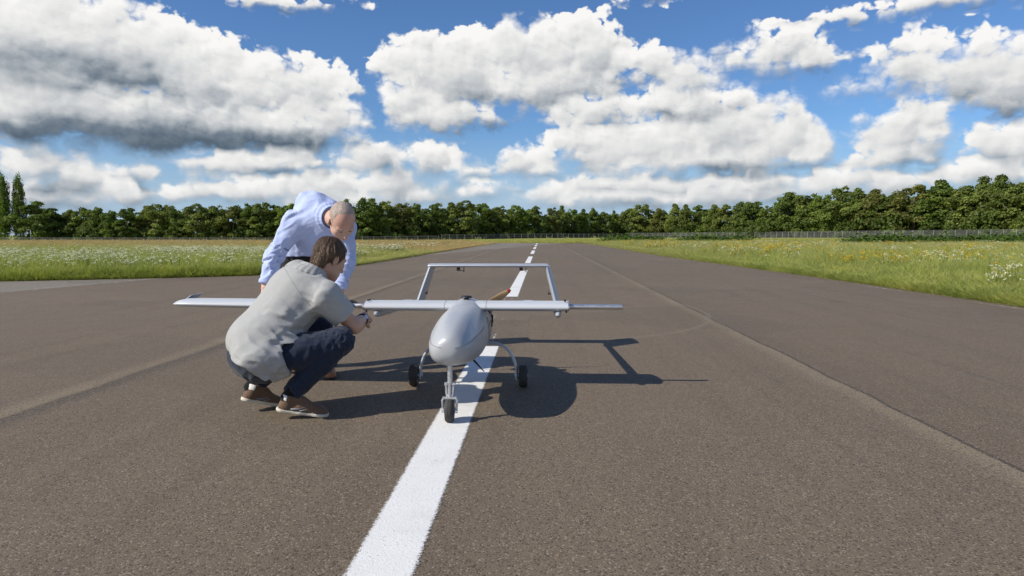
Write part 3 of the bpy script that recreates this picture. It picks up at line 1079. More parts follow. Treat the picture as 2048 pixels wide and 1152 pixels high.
# nose hatch joint and the round hatch outline on the side
pts = []
for i in range(0, 25):
    y = 3.737 + (4.30 - 3.737) * (i / 24) ** 1.6
    hw, zb, zt, ex = fus_at(y)
    zz = 0.455 + 0.045 * (i / 24)
    cz, hz = (zb + zt) / 2, (zt - zb) / 2
    q = min(1.0, abs((zz - cz) / hz)) ** ex
    xx = hw * (1 - q) ** (1 / ex)
    if zz > cz:
        xx *= 1.0 - 0.40 * ((zz - cz) / hz) ** 1.3
    pts.append((xx + 0.0008, y, zz))
seam("nose_joint", [L(DX + p[0] + 0.001, p[1] - 0.0012, p[2]) for p in pts])
seam("nose_joint", [L(DX - p[0] - 0.001, p[1] - 0.0012, p[2]) for p in pts])
ring = []
for k in range(33):
    a = 2 * math.pi * k / 32
    y, zz = 4.58 + 0.055 * math.cos(a), 0.45 + 0.075 * math.sin(a)
    hw, zb, zt, ex = fus_at(y)
    cz, hz = (zb + zt) / 2, (zt - zb) / 2
    xx = hw * (1 - min(1, abs((zz - cz) / hz)) ** ex) ** (1 / ex) * (1.0 - 0.27 * max(0, (zz - cz) / hz) ** 1.3)
    ring.append(L(DX + xx + 0.001, y, zz))
seam("side_hatch", ring, 0.0016)
bm = bmesh.new()
add_disc(bm, L(DX + 0.166, 4.79, 0.455), (1, 0, 0), 0.026, 0.012, 20)
vent = part("side_vent", bm, M_seam, fuselage)
bm = bmesh.new()
for k in range(4):
    a = math.pi * k / 4
    add_box(bm, L(DX + 0.1728, 4.79, 0.455), (0.003, 0.046, 0.006), Matrix.Rotation(a, 3, 'X'))
part("vent_grille", bm, M_black, vent, smooth=False)
bm = bmesh.new()
add_box(bm, L(DX + 0.160, 4.985, 0.465), (0.012, 0.03, 0.055))
part("side_connector", bm, M_black, fuselage, smooth=False)
bm = bmesh.new()
add_box(bm, L(DX + 0.150, 4.975, 0.525), (0.010, 0.02, 0.05))
part("side_latch", bm, M_wing, fuselage, smooth=False)

# wing centre section
def airfoil(n=26, thick=0.13):
    up, lo = [], []
    for k in range(n + 1):
        b = math.pi * k / n
        x = 0.5 * (1 - math.cos(b))
        yt = 5 * thick * (0.2969 * math.sqrt(x) - 0.1260 * x - 0.3516 * x ** 2 + 0.2843 * x ** 3 - 0.1036 * x ** 4)
        yc = 0.03 * (1 - (2 * x - 0.8) ** 2 / 1.44) if True else 0
        up.append((x, yc + yt))
        lo.append((x, yc - yt))
    return up[::-1] + lo[1:-1]


AF = airfoil(thick=0.185)
CH = 0.36
WZ = 0.580
WY = 4.60


def wing_ring(x, chord=CH, y0=WY, z0=WZ, tz=1.0):
    return [L(x, y0 + px * chord, z0 + pz * chord * tz) for px, pz in AF]


XL, XR = -1.212, 0.186
bm = bmesh.new()
add_loft(bm, [wing_ring(XL + 0.0), wing_ring(XL + 0.3), wing_ring(DX - 0.1), wing_ring(DX + 0.1), wing_ring(XR - 0.3), wing_ring(XR)])
wing = part("wing_centre_section", bm, M_wing)
# saddle where the wing sits on the body
bm = bmesh.new()
rings = []
for y, hw, zt in ((4.50, 0.105, 0.612), (4.56, 0.118, 0.622), (4.64, 0.122, 0.632), (4.74, 0.122, 0.640), (4.88, 0.112, 0.628), (5.0, 0.095, 0.600), (5.06, 0.07, 0.56)):
    rings.append([L(DX + hw * 1.12 * math.cos(a) * (1.0 if math.sin(a) < 0.2 else 1.0), y, 0.52 + (zt - 0.52) * max(math.sin(a), -0.2) ** 1 if math.sin(a) > 0 else 0.52) for a in np.linspace(math.pi, 0, 17)])
add_loft(bm, rings, cap=True, closed=False)
part("wing_saddle", bm, M_hull)
for xj in (DX - 0.142, DX + 0.142):
    rg = wing_ring(xj)
    seam("wing_joint", [Vector(p) + Vector((0, -0.0, 0)) for p in rg[6:]] , 0.0016, wing)
for xe, s in ((XL, -1), (XR, 1)):
    bm = bmesh.new()
    add_loft(bm, [[p * 1.0 + Vector((0, 0, 0)) for p in wing_ring(xe + s * 0.0005, CH * 1.008, WY - 0.0015)], wing_ring(xe + s * 0.007, CH * 1.008, WY - 0.0015)])
    rib = part("end_rib", bm, M_alu, wing)
    bm = bmesh.new()
    for dy in (0.05, 0.10, 0.22):
        add_disc(bm, L(xe - s * 0.02, WY + dy, WZ + 0.047 + (0.004 if dy < 0.12 else -0.012)), (0, 0, 1), 0.006, 0.012, 8)
    add_disc(bm, L(xe - s * 0.012, WY + 0.03, WZ - 0.022), (0, 0, 1), 0.006, 0.012, 8)
    part("rib_screws", bm, M_black, rib)

# joining tubes
for xa, xb in ((XR - 0.02, 0.566), (XL + 0.02, -1.52)):
    bm = bmesh.new()
    d = 1 if xb > xa else -1
    add_tube(bm, [L(xa, 4.735, 0.583), L(xb - d * 0.002, 4.735, 0.583)], 0.0185, 20, cap=False)
    add_tube(bm, [L(xb, 4.735, 0.583), L(xa, 4.735, 0.583)], 0.0160, 20, cap=False)
    part("wing_joining_tube", bm, M_alu, wing)

# flap gaps, servo covers and small screws on the wing
for xa, xb in ((XL + 0.04, DX - 0.19), (DX + 0.19, XR - 0.04)):
    bm = bmesh.new()
    k = 5                                   # upper surface, near the trailing edge
    p0, p1 = wing_ring(xa)[k], wing_ring(xb)[k]
    add_tube(bm, [Vector(p0), Vector(p1)], 0.0016, 5)
    part("flap_gap", bm, M_seam, wing)
    bm = bmesh.new()
    xm = (xa + xb) / 2
    q = Vector(wing_ring(xm)[13])
    add_box(bm, q + Vector((0, 0, 0.0005)), (0.07, 0.035, 0.003), Matrix.Rotation(0.05, 3, 'X'))
    part("servo_cover", bm, M_hull, wing, smooth=False)
    bm = bmesh.new()
    for sx in (-0.028, 0.028):
        add_disc(bm, q + Vector((sx, 0, 0.0025)), (0, 0, 1), 0.0035, 0.002, 8)
    part("cover_screws", bm, M_seam, wing)
# satellite antenna on top
bm = bmesh.new()
add_lathe(bm, L(DX, 4.70, 0.636), (0, 0, 1), [(0.001, -0.02), (0.012, -0.02), (0.016, 0.0), (0.016, 0.006), (0.038, 0.010), (0.040, 0.014), (0.038, 0.019), (0.030, 0.024), (0.001, 0.026)], 28)
part("satellite_antenna", bm, M_black)

# booms, fins and tailplane
TY = 6.30
for s, xw, xt in ((-1, -1.128, -1.160), (1, 0.118, 0.138)):
    bm = bmesh.new()
    add_tube(bm, [L(xw, 4.60, 0.541), L(xw, 4.612, 0.541), L(xw, 4.66, 0.540), L(xw, 4.95, 0.525), L(xt, TY + 0.30, 0.445)],
             [0.006, 0.018, 0.026, 0.027, 0.020], 16)
    boom = part("tail_boom", bm, M_grey)
    bm = bmesh.new()
    add_box(bm, L(xw, 4.80, 0.556), (0.05, 0.22, 0.045))
    part("boom_clamp", bm, M_grey, boom, smooth=False)
FA = airfoil(14, 0.15)


def fin_ring(x, y0, z, chord, lean):
    # section lies level; thickness across x
    return [L(x + pz * chord, y0 + px * chord, z) for px, pz in FA]


fins = []
for s, xb, xt in ((-1, -1.162, -1.043), (1, 0.140, 0.049)):
    bm = bmesh.new()
    add_loft(bm, [fin_ring(xb, TY, 0.435, 0.43, 0), fin_ring((xb + xt) / 2, TY + 0.03, 0.615, 0.40, 0), fin_ring(xt, TY + 0.06, 0.790, 0.36, 0)])
    fin = part("fin", bm, M_grey)
    fins.append(fin)
    bm = bmesh.new()
    xm = xb + (xt - xb) * 0.32
    add_box(bm, L(xm - s * 0.030, TY + 0.10, 0.530), (0.026, 0.03, 0.012))
    add_box(bm, L(xm - s * 0.040, TY + 0.16, 0.535), (0.005, 0.02, 0.035))
    add_tube(bm, [L(xm - s * 0.036, TY + 0.10, 0.530), L(xm - s * 0.040, TY + 0.16, 0.545)], 0.0025, 6)
    part("control_horn", bm, M_black, fin, smooth=False)
bm = bmesh.new()
TA = airfoil(16, 0.17)
rings = []
for x in (-1.060, -1.040, -0.5, 0.045, 0.066):
    c = 0.21 if -1.05 < x < 0.06 else 0.19
    rings.append([L(x, TY + 0.055 + px * c + (0.21 - c) * 0.4, 0.788 + pz * c) for px, pz in TA])
add_loft(bm, rings)
tail = part("tailplane", bm, M_grey)
for x in (-0.775, -0.185):
    bm = bmesh.new()
    add_box(bm, L(x, TY + 0.09, 0.760), (0.030, 0.035, 0.030))
    add_box(bm, L(x + 0.045, TY + 0.15, 0.752), (0.006, 0.02, 0.045))
    add_tube(bm, [L(x + 0.02, TY + 0.08, 0.752), L(x + 0.045, TY + 0.15, 0.737)], 0.003, 6)
    part("elevator_servo", bm, M_black, tail, smooth=False)

# pusher propeller
HUB = L(DX, 5.225, 0.472)
bm = bmesh.new()
add_lathe(bm, HUB, (0, 1, 0), [(0.001, -0.03), (0.034, -0.03), (0.036, 0.0), (0.034, 0.02), (0.018, 0.05), (0.001, 0.06)], 24)
hub = part("propeller", bm, M_alu)
pa = math.atan2(0.657 - 0.472, -0.236 - DX)
for s in (1, -1):
    d = Vector((math.cos(pa), 0, math.sin(pa))) * s
    w = Vector((0, 1, 0)).cross(d)
    for nm, r0, r1, mat in (("blade", 0.0, 0.315, M_wood), ("blade_tip", 0.3155, 0.340, M_red)):
        bm = bmesh.new()
        rings = []
        for k in range(11):
            r = r0 + (r1 - r0) * k / 10
            t = r / 0.34
            chord = 0.036 + 0.036 * math.sin(math.pi * min(1, t * 1.02) ** 0.8) - 0.016 * max(0, t - 0.8) * 5 * 0.6
            if t > 0.97:
                chord *= 0.72
            tw = math.radians(48 - 34 * t) * s
            th = 0.016 * (1 - 0.65 * t)
            ax = (w * math.cos(tw) + Vector((0, 1, 0)) * math.sin(tw))
            nn = d.cross(ax)
            rings.append([HUB + d * r + ax * math.cos(a) * chord / 2 + nn * math.sin(a) * th / 2 for a in np.linspace(0, 2 * math.pi, 13)[:-1]])
        add_loft(bm, rings)
        if nm == "blade":
            blade = part("blade", bm, mat, hub)
        else:
            part("blade_tip", bm, mat, blade)["label"] = "red painted tip of the wooden blade"


# main gear: sprung legs arching out from the belly
def wheel(c, r, w, parent, side):
    bm = bmesh.new()
    hw = w / 2
    add_lathe(bm, c, (1, 0, 0), [(r * 0.56, -hw * 0.80), (r * 0.70, -hw * 0.98), (r * 0.88, -hw * 0.92), (r * 0.975, -hw * 0.62), (r, -hw * 0.3), (r, -hw * 0.10), (r * 0.985, -hw * 0.07), (r * 0.985, hw * 0.07),
                                 (r, hw * 0.10), (r, hw * 0.3), (r * 0.975, hw * 0.62), (r * 0.88, hw * 0.92), (r * 0.70, hw * 0.98), (r * 0.56, hw * 0.80)], 36)
    tyre = part("tyre", bm, M_rubber, parent)
    bm = bmesh.new()
    add_lathe(bm, c, (1, 0, 0), [(0.001, -hw * 0.55), (r * 0.18, -hw * 0.60), (r * 0.22, -hw * 0.45), (r * 0.46, -hw * 0.45), (r * 0.57, -hw * 0.82), (r * 0.60, -hw * 0.78),
                                 (r * 0.60, hw * 0.78), (r * 0.57, hw * 0.82), (r * 0.46, hw * 0.45), (r * 0.22, hw * 0.45), (r * 0.18, hw * 0.60), (0.001, hw * 0.55)], 28)
    part("rim", bm, M_alu, parent)
    return tyre


for s in (-1, 1):
    bm = bmesh.new()
    path = [(0.10, 0.308), (0.155, 0.314), (0.205, 0.310), (0.250, 0.292), (0.288, 0.262), (0.315, 0.222), (0.333, 0.175), (0.343, 0.130), (0.347, 0.080), (0.348, 0.052)]
    # resample the arch smoothly
    add_tube(bm, [L(DX + s * a, 4.80, b) for a, b in path], [0.013, 0.013, 0.0125, 0.012, 0.0115, 0.011, 0.0105, 0.010, 0.0098, 0.0098], 12, flat=((0, 1, 0), 1.9))
    leg = part("landing_gear_leg", bm, M_grey)
    axle = empty("main_wheel", (s * 0.392, 4.80 - DY, 0.079))
    axle.parent = uav
    wheel(Vector((0, 0, 0)), 0.079, 0.062, axle, s)
    bm = bmesh.new()
    add_tube(bm, [(-s * 0.062, 0, 0), (s * 0.034, 0, 0)], 0.009, 12)
    add_disc(bm, (-s * 0.058, 0, 0), (1, 0, 0), 0.016, 0.010, 6)
    add_box(bm, (-s * 0.052, -0.028, 0.006), (0.010, 0.014, 0.022))
    part("axle", bm, M_alu, axle)

# nose gear
NX, NY = -0.524, 3.86
bm = bmesh.new()
add_tube(bm, [L(NX - 0.002, NY + 0.045, 0.37), L(NX, NY + 0.02, 0.330)], 0.022, 16)
add_tube(bm, [L(NX, NY + 0.02, 0.335), L(NX + 0.002, NY + 0.012, 0.225)], 0.0155, 16)
strut = part("nose_strut", bm, M_alu)
bm = bmesh.new()
for s in (-1, 1):
    add_tube(bm, [L(NX + s * 0.022, NY + 0.013, 0.222), L(NX + s * 0.020, NY + 0.010, 0.165), L(NX + s * 0.012, NY + 0.005, 0.150)], 0.0065, 10)
    add_disc(bm, L(NX + s * 0.022, NY + 0.013, 0.222), (1, 0, 0), 0.011, 0.016, 12)
add_tube(bm, [L(NX - 0.03, NY + 0.013, 0.222), L(NX + 0.03, NY + 0.013, 0.222)], 0.005, 8)
add_tube(bm, [L(NX, NY + 0.013, 0.235), L(NX, NY + 0.005, 0.145)], 0.011, 12)
part("shock_links", bm, M_alu, strut)
bm = bmesh.new()
add_box(bm, L(NX, NY + 0.003, 0.143), (0.082, 0.020, 0.012))
for s in (-1, 1):
    pts = [L(NX + s * 0.030, NY + 0.003, 0.146), L(NX + s * 0.042, NY + 0.003, 0.128), L(NX + s * 0.041, NY + 0.001, 0.100), L(NX + s * 0.038, NY, 0.068)]
    add_tube(bm, pts, 0.0075, 10)
    add_disc(bm, L(NX + s * 0.039, NY, 0.068), (1, 0, 0), 0.014, 0.014, 14)
fork = part("wheel_fork", bm, M_alu, strut)
nw = empty("nose_wheel", (NX - DX, NY - DY, 0.069))
nw.parent = uav
wheel(Vector((0, 0, 0)), 0.069, 0.050, nw, 1)

# belly antennas
bm = bmesh.new()
add_tube(bm, [L(DX + 0.04, 4.40, 0.300), L(DX + 0.075, 4.40, 0.268), L(DX + 0.147, 4.40, 0.188)], [0.010, 0.008, 0.003], 8, flat=((0, 1, 0), 2.0))
part("belly_antenna", bm, M_black)
bm = bmesh.new()
add_tube(bm, [L(DX + 0.035, 4.38, 0.302), L(DX + 0.035, 4.38, 0.258)], 0.006, 8)
part("belly_probe", bm, M_black)
# pitot probe on the right boom, small static port under the wing
bm = bmesh.new()
add_tube(bm, [L(0.118, 4.62, 0.541), L(0.118, 4.588, 0.541), L(0.118, 4.578, 0.541)], [0.016, 0.013, 0.004], 12)
part("boom_nose_cap", bm, M_grey)

# ------------------------------------------------------------------ loose outer wing panel being slid onto the tube
panel = empty("wing_panel", (-1.40, 4.74, 0.583))
tag(panel, "loose light grey outer wing panel held behind the crouching person", "wing panel")


def W(x, y, z):
    return Vector((x + 1.40, y - 4.74, z - 0.583))


def panel_ring(x, chord=CH, y0=WY, z0=WZ, tz=1.0, ax=1.0):
    return [W(x, y0 + px * chord * ax, z0 + pz * chord * tz) for px, pz in AF]


bm = bmesh.new()
rise = lambda x: 0.018 * (-1.385 - x) / 1.2
secs = [(-1.352, 1.0, 1.0), (-1.7, 1.0, 1.0), (-2.1, 0.97, 0.97), (-2.42, 0.93, 0.93), (-2.50, 0.89, 0.90), (-2.545, 0.80, 0.72), (-2.566, 0.66, 0.45), (-2.574, 0.5, 0.2)]
add_loft(bm, [panel_ring(x, CH * c, WY + CH * (1 - c) * 0.35, WZ + rise(x), t) for x, c, t in secs])
part("panel_skin", bm, M_wing, panel)
bm = bmesh.new()
add_loft(bm, [panel_ring(-1.351, CH * 0.985, WY + 0.003), panel_ring(-1.343, CH * 0.985, WY + 0.003)])
part("root_rib", bm, M_black, panel)
bm = bmesh.new()
add_loft(bm, [[W(-2.545, 4.72, 0.604), W(-2.545, 4.90, 0.600), W(-2.553, 4.90, 0.600), W(-2.553, 4.72, 0.604)],
              [W(-2.500, 4.77, 0.650), W(-2.490, 4.92, 0.655), W(-2.497, 4.92, 0.655), W(-2.507, 4.77, 0.650)]])
part("wing_tip_fin", bm, M_grey, panel, smooth=False)
seamp = bmesh.new()
add_tube(seamp, [W(-1.50, WY + 0.262, 0.609), W(-2.45, WY + 0.25, 0.622)], 0.0012, 5)
part("aileron_gap", seamp, M_seam, panel)

# thin cable hanging from the wing end
bm = bmesh.new()
add_tube(bm, [(-1.205, 4.66, 0.560), (-1.203, 4.64, 0.545), (-1.195, 4.60, 0.530), (-1.185, 4.53, 0.515), (-1.165, 4.46, 0.512)], 0.0022, 6)
cab = link("servo_cable", bm_mesh("servo_cable", bm, True), M_seam)
tag(cab, "thin cable hanging from the open wing end to the hand", "cable")
# ------------------------------------------------------------------ smooth bodies from distance fields
class Field:
    """distance field on a grid; shapes blend smoothly, then a surface is drawn through zero"""

    def __init__(self, lo, hi, h):
        self.lo = np.array(lo, float)
        self.h = h
        self.n = np.ceil((np.array(hi, float) - self.lo) / h).astype(int) + 1
        self.f = np.full(self.n, 0.2, np.float32)

    def box(self, lo, hi):
        a = np.clip(np.floor((np.array(lo) - self.lo) / self.h).astype(int), 0, self.n)
        b = np.clip(np.ceil((np.array(hi) - self.lo) / self.h).astype(int) + 1, 0, self.n)
        if np.any(b <= a):
            return None, None
        sl = tuple(slice(i, j) for i, j in zip(a, b))
        ax = [(self.lo[k] + self.h * np.arange(a[k], b[k])).astype(np.float32) for k in range(3)]
        P = np.stack(np.meshgrid(*ax, indexing='ij'), -1)
        return sl, P

    def merge(self, sl, d, k, op):
        f = self.f[sl]
        if op == 'add':
            if k > 0:
                h = np.clip(0.5 + 0.5 * (f - d) / k, 0, 1)
                self.f[sl] = d * h + f * (1 - h) - k * h * (1 - h)
            else:
                self.f[sl] = np.minimum(f, d)
        else:
            d = -d
            if k > 0:
                h = np.clip(0.5 - 0.5 * (f - d) / k, 0, 1)
                self.f[sl] = d * h + f * (1 - h) + k * h * (1 - h)
            else:
                self.f[sl] = np.maximum(f, d)

    def cone(self, p0, p1, r0, r1, k=0.02, flat=None, op='add'):
        p0, p1 = np.array(p0, float), np.array(p1, float)
        m = max(r0, r1) * (1.0 if flat is None else max(1, 1 / flat[1])) + k + 3 * self.h
        sl, P = self.box(np.minimum(p0, p1) - m, np.maximum(p0, p1) + m)
        if sl is None:
            return self
        ab = p1 - p0
        t = np.clip(((P - p0) @ ab) / max(ab @ ab, 1e-9), 0, 1)
        v = P - (p0 + t[..., None] * ab)
        if flat is not None:
            n = np.array(flat[0], float)
            n /= np.linalg.norm(n)
            v = v + (v @ n)[..., None] * n * (flat[1] - 1)
        d = np.linalg.norm(v, axis=-1) - (r0 + (r1 - r0) * t)
        self.merge(sl, d.astype(np.float32), k, op)
        return self

    def chain(self, pts, rs, k=0.02, flat=None):
        for a, b, r0, r1 in zip(pts, pts[1:], rs, rs[1:]):
            self.cone(a, b, r0, r1, k, flat)
        return self

    def ell(self, c, r, R=None, k=0.02, op='add'):
        c, r = np.array(c, float), np.array(r, float)
        m = r.max() + k + 3 * self.h
        sl, P = self.box(c - m, c + m)
        if sl is None:
            return self
        v = P - c
        if R is not None:
            v = v @ np.array(R)          # columns of R are the ellipsoid's axes
        q = np.linalg.norm(v / r, axis=-1)
        g = np.linalg.norm(v / (r * r), axis=-1) + 1e-6
        d = q * (q - 1) / g
        self.merge(sl, d.astype(np.float32), k, op)
        return self

    def plane(self, p, n, lo=None, hi=None):
        """cut away everything on the side n points to"""
        n = np.array(n, float)
        n /= np.linalg.norm(n)
        sl, P = self.box(self.lo if lo is None else lo, (self.lo + self.h * self.n) if hi is None else hi)
        d = ((P - np.array(p)) @ n).astype(np.float32)
        self.f[sl] = np.maximum(self.f[sl], d)
        return self

    def warp(self, fn):
        """add fn(points) to the field near the surface (folds, locks)"""
        idx = np.argwhere(np.abs(self.f) < 0.035)
        P = self.lo + idx * self.h
        self.f[idx[:, 0], idx[:, 1], idx[:, 2]] += fn(P).astype(np.float32)
        return self

    def mesh(self, name, mat, smooth=1):
        f = self.f
        f[0], f[-1], f[:, 0], f[:, -1], f[:, :, 0], f[:, :, -1] = (0.2,) * 6
        s = f < 0
        c = np.zeros(np.array(f.shape) - 1, np.int8)
        for i in (0, 1):
            for j in (0, 1):
                for k in (0, 1):
                    c += s[i:f.shape[0] - 1 + i, j:f.shape[1] - 1 + j, k:f.shape[2] - 1 + k]
        act = (c > 0) & (c < 8)
        idx = np.full(c.shape, -1, np.int32)
        co = np.argwhere(act)
        idx[act] = np.arange(len(co))
        pos = np.zeros((len(co), 3))
        cn = np.zeros(len(co))
        for ax in range(3):
            o = [a for a in range(3) if a != ax]
            for i in (0, 1):
                for j in (0, 1):
                    d0 = np.zeros(3, int)
                    d0[o[0]], d0[o[1]] = i, j
                    d1 = d0.copy()
                    d1[ax] = 1
                    A = f[tuple((co + d0).T)]
                    B = f[tuple((co + d1).T)]
                    m = (A < 0) != (B < 0)
                    t = np.where(m, A / np.where(m, A - B, 1), 0)
                    q = d0 + t[:, None] * (d1 - d0)
                    pos[m] += q[m]
                    cn[m] += 1
        V = self.lo + (co + pos / cn[:, None]) * self.h
        quads = []
        for ax in range(3):
            o = [(ax + 1) % 3, (ax + 2) % 3]
            n = f.shape
            sl0 = [slice(1, n[k] - 1) for k in range(3)]
            sl1 = list(sl0)
            sl0[ax] = slice(0, n[ax] - 1)
            sl1[ax] = slice(1, n[ax])
            a, b = s[tuple(sl0)], s[tuple(sl1)]
            e = np.argwhere(a != b)
            st = a[tuple(e.T)]
            for k in range(3):
                if k != ax:
                    e[:, k] += 1
            def cell(u, v):
                q = e.copy()
                q[:, o[0]] -= u
                q[:, o[1]] -= v
                return idx[tuple(q.T)]
            Q = np.stack([cell(1, 1), cell(0, 1), cell(0, 0), cell(1, 0)], -1)
            Q[~st] = Q[~st][:, ::-1]
            quads.append(Q)
        Q = np.concatenate(quads)
        Q = Q[(Q >= 0).all(1)]
        E = np.concatenate([Q[:, [0, 1]], Q[:, [1, 2]], Q[:, [2, 3]], Q[:, [3, 0]]])
        for _ in range(smooth):
            acc = np.zeros_like(V)
            w = np.zeros(len(V))
            for k in (0, 1):
                for d in range(3):
                    acc[:, d] += np.bincount(E[:, k], V[E[:, 1 - k], d], len(V))
                w += np.bincount(E[:, k], minlength=len(V))
            V = V * 0.5 + 0.5 * acc / np.maximum(w, 1)[:, None]
        me = mesh_np(name, V, Q, True)
        me.materials.append(mat)
        return me


def vnoise(P, s, seed=0.0):
    """cheap smooth value noise for many points"""
    Q = P * s + seed
    I = np.floor(Q).astype(np.int64)
    t = Q - I
    t = t * t * (3 - 2 * t)
    out = 0
    for i in (0, 1):
        for j in (0, 1):
            for k in (0, 1):
                h = (I[:, 0] + i) * 374761393 + (I[:, 1] + j) * 668265263 + (I[:, 2] + k) * 2147483647
                h = (h ^ (h >> 13)) * 1274126177
                h = ((h ^ (h >> 16)) & 0xffff) / 65535.0
                w = (t[:, 0] if i else 1 - t[:, 0]) * (t[:, 1] if j else 1 - t[:, 1]) * (t[:, 2] if k else 1 - t[:, 2])
                out = out + h * w
    return out - 0.5


def unit(v):
    v = np.array(v, float)
    return v / np.linalg.norm(v)


def head_axes(face, up):
    f = unit(face)
    u = np.array(up, float)
    u = unit(u - f * (u @ f))
    r = np.cross(f, u)                  # the person's right-hand side
    return f, u, r


def build_head(F, c, f, u, r, s=1.0, k=0.012, beard=0.0):
    """skull, jaw, brow, nose, lips, ears and eye sockets round centre c"""
    def p(a, b, d):
        return c + s * (f * a + u * b + r * d)
    R = np.stack([r, f, u], 1)
    F.ell(p(-0.008, 0.030, 0), s * np.array([0.076, 0.097, 0.090]), R, 0.02)      # skull
    F.ell(p(0.030, -0.030, 0), s * np.array([0.061, 0.066, 0.080]), R, 0.03)      # face
    F.ell(p(0.044, -0.085, 0), s * np.array([0.042, 0.042, 0.034]), R, 0.03)      # jaw
    F.ell(p(0.070, -0.100, 0), s * np.array([0.020, 0.018, 0.017]), R, 0.02)      # chin
    for q in (-1, 1):
        F.ell(p(0.062, -0.022, q * 0.040), s * np.array([0.022, 0.018, 0.020]), R, 0.02)    # cheek
        F.ell(p(0.018, -0.070, q * 0.046), s * np.array([0.018, 0.035, 0.024]), R, 0.025)   # jaw corner
        F.cone(p(0.083, 0.022, q * 0.012), p(0.074, 0.022, q * 0.046), s * 0.010, s * 0.009, 0.012)  # brow
        F.ell(p(0.095, 0.004, q * 0.031), s * np.array([0.017, 0.014, 0.011]), R, 0.012, op='sub')   # socket
        F.ell(p(0.075, 0.003, q * 0.031), s * np.array([0.0125, 0.0125, 0.0125]), R, 0.003)          # eyeball and lids
        # ear: rim, lobe and hollow
        ec = p(-0.012, -0.006, q * 0.078)
        E = np.stack([unit(r * q * 0.85 - f * 0.5), unit(f * 0.85 + r * q * 0.5), u], 1)
        F.ell(ec, s * np.array([0.009, 0.019, 0.032]), E, 0.006)
        F.ell(ec + s * (r * q * 0.010 - f * 0.0 + u * 0.004), s * np.array([0.006, 0.010, 0.017]), E, 0.004, op='sub')
        F.ell(p(-0.006, -0.034, q * 0.074), s * np.array([0.008, 0.010, 0.011]), R, 0.006)
    F.cone(p(0.088, 0.012, 0), p(0.111, -0.032, 0), s * 0.009, s * 0.0125, 0.010)  # nose
    for q in (-1, 1):
        F.ell(p(0.098, -0.037, q * 0.011), s * np.array([0.009, 0.012, 0.008]), R, 0.006)
    F.cone(p(0.090, -0.064, -0.016), p(0.090, -0.064, 0.016), s * 0.0065, s * 0.0065, 0.006)
    F.cone(p(0.087, -0.076, -0.013), p(0.087, -0.076, 0.013), s * 0.0075, s * 0.0075, 0.006)
    F.cone(p(0.099, -0.0695, -0.022), p(0.099, -0.0695, 0.022), s * 0.003, s * 0.003, 0.003, op='sub')
    return p


def build_hand(F, wrist, d, palm_n, side, curl=0.6, s=1.0, spread=0.10, thumb_in=0.5, grip=None):
    """five-fingered hand; d = direction of the metacarpals, palm_n = way the palm faces, side = +1 right, -1 left"""
    d, n = unit(d), np.array(palm_n, float)
    n = unit(n - d * (n @ d))
    a = np.cross(n, d) * side            # towards the thumb side
    w = np.array(wrist, float)
    F.cone(w, w + d * 0.045 * s, 0.027 * s, 0.031 * s, 0.015, flat=(n, 1.45))
    F.cone(w + d * 0.03 * s - a * 0.012 * s, w + d * 0.088 * s - a * 0.020 * s, 0.024 * s, 0.019 * s, 0.012, flat=(n, 1.5))
    F.cone(w + d * 0.03 * s + a * 0.014 * s, w + d * 0.092 * s + a * 0.020 * s, 0.024 * s, 0.019 * s, 0.012, flat=(n, 1.5))
    lens = [0.078, 0.088, 0.082, 0.064]
    for i in range(4):
        o = (1.5 - i)
        base = w + s * (d * (0.090 - 0.004 * abs(i - 1)) + a * o * 0.0205)
        dd = unit(d + a * o * spread)
        cur = base
        ang = curl * (0.55 + 0.12 * i)
        rad = 0.0095 - 0.0008 * (i == 3)
        for j, fr in enumerate((0.46, 0.30, 0.24)):
            th = ang * (j + 0.6) * (1.0 if j < 2 else 0.95)
            dirv = unit(dd * math.cos(th) + n * math.sin(th))
            nx = cur + dirv * lens[i] * fr * s
            F.cone(cur, nx, rad * s * (1 - 0.09 * j), rad * s * (0.93 - 0.09 * j), 0.004)
            cur = nx
    tb = w + s * (d * 0.022 + a * 0.026 + n * 0.006)
    td = unit(d * 0.62 + a * 0.72 + n * 0.30 * thumb_in)
    t1 = tb + td * 0.042 * s
    t2d = unit(d * 0.88 + a * (0.30 - 0.5 * thumb_in) + n * 0.55 * thumb_in)
    t2 = t1 + t2d * 0.030 * s
    t3 = t2 + unit(t2d + n * 0.25 - a * 0.1) * 0.026 * s
    F.cone(tb, t1, 0.0155 * s, 0.0125 * s, 0.010)
    F.cone(t1, t2, 0.0118 * s, 0.0108 * s, 0.005)
    F.cone(t2, t3, 0.0108 * s, 0.0090 * s, 0.004)


# materials of skin, hair and cloth
def skin_mat(name, c1, c2, red):
    def bld(g, b):
        p = g.pos()
        n = g.noise(p, 16.0, 3, 0.6)
        c = g.mix(n, c1, c2)
        c = g.mix(g.step(g.noise(p, 7.0, 2), 0.45, 0.7, 0.0, 0.5), c, red)
        g.put(b.inputs['Base Color'], c)
        g.put(b.inputs['Normal'], g.bump(g.noise(p, 220.0, 2), 0.12, 0.002))
        b.inputs['Subsurface Weight'].default_value = 0.12
        b.inputs['Subsurface Scale'].default_value = 0.006
        b.inputs['Subsurface Radius'].default_value = (1.0, 0.35, 0.2)
    return new_mat(name, bld, Roughness=0.5, Specular_IOR_Level=0.4)


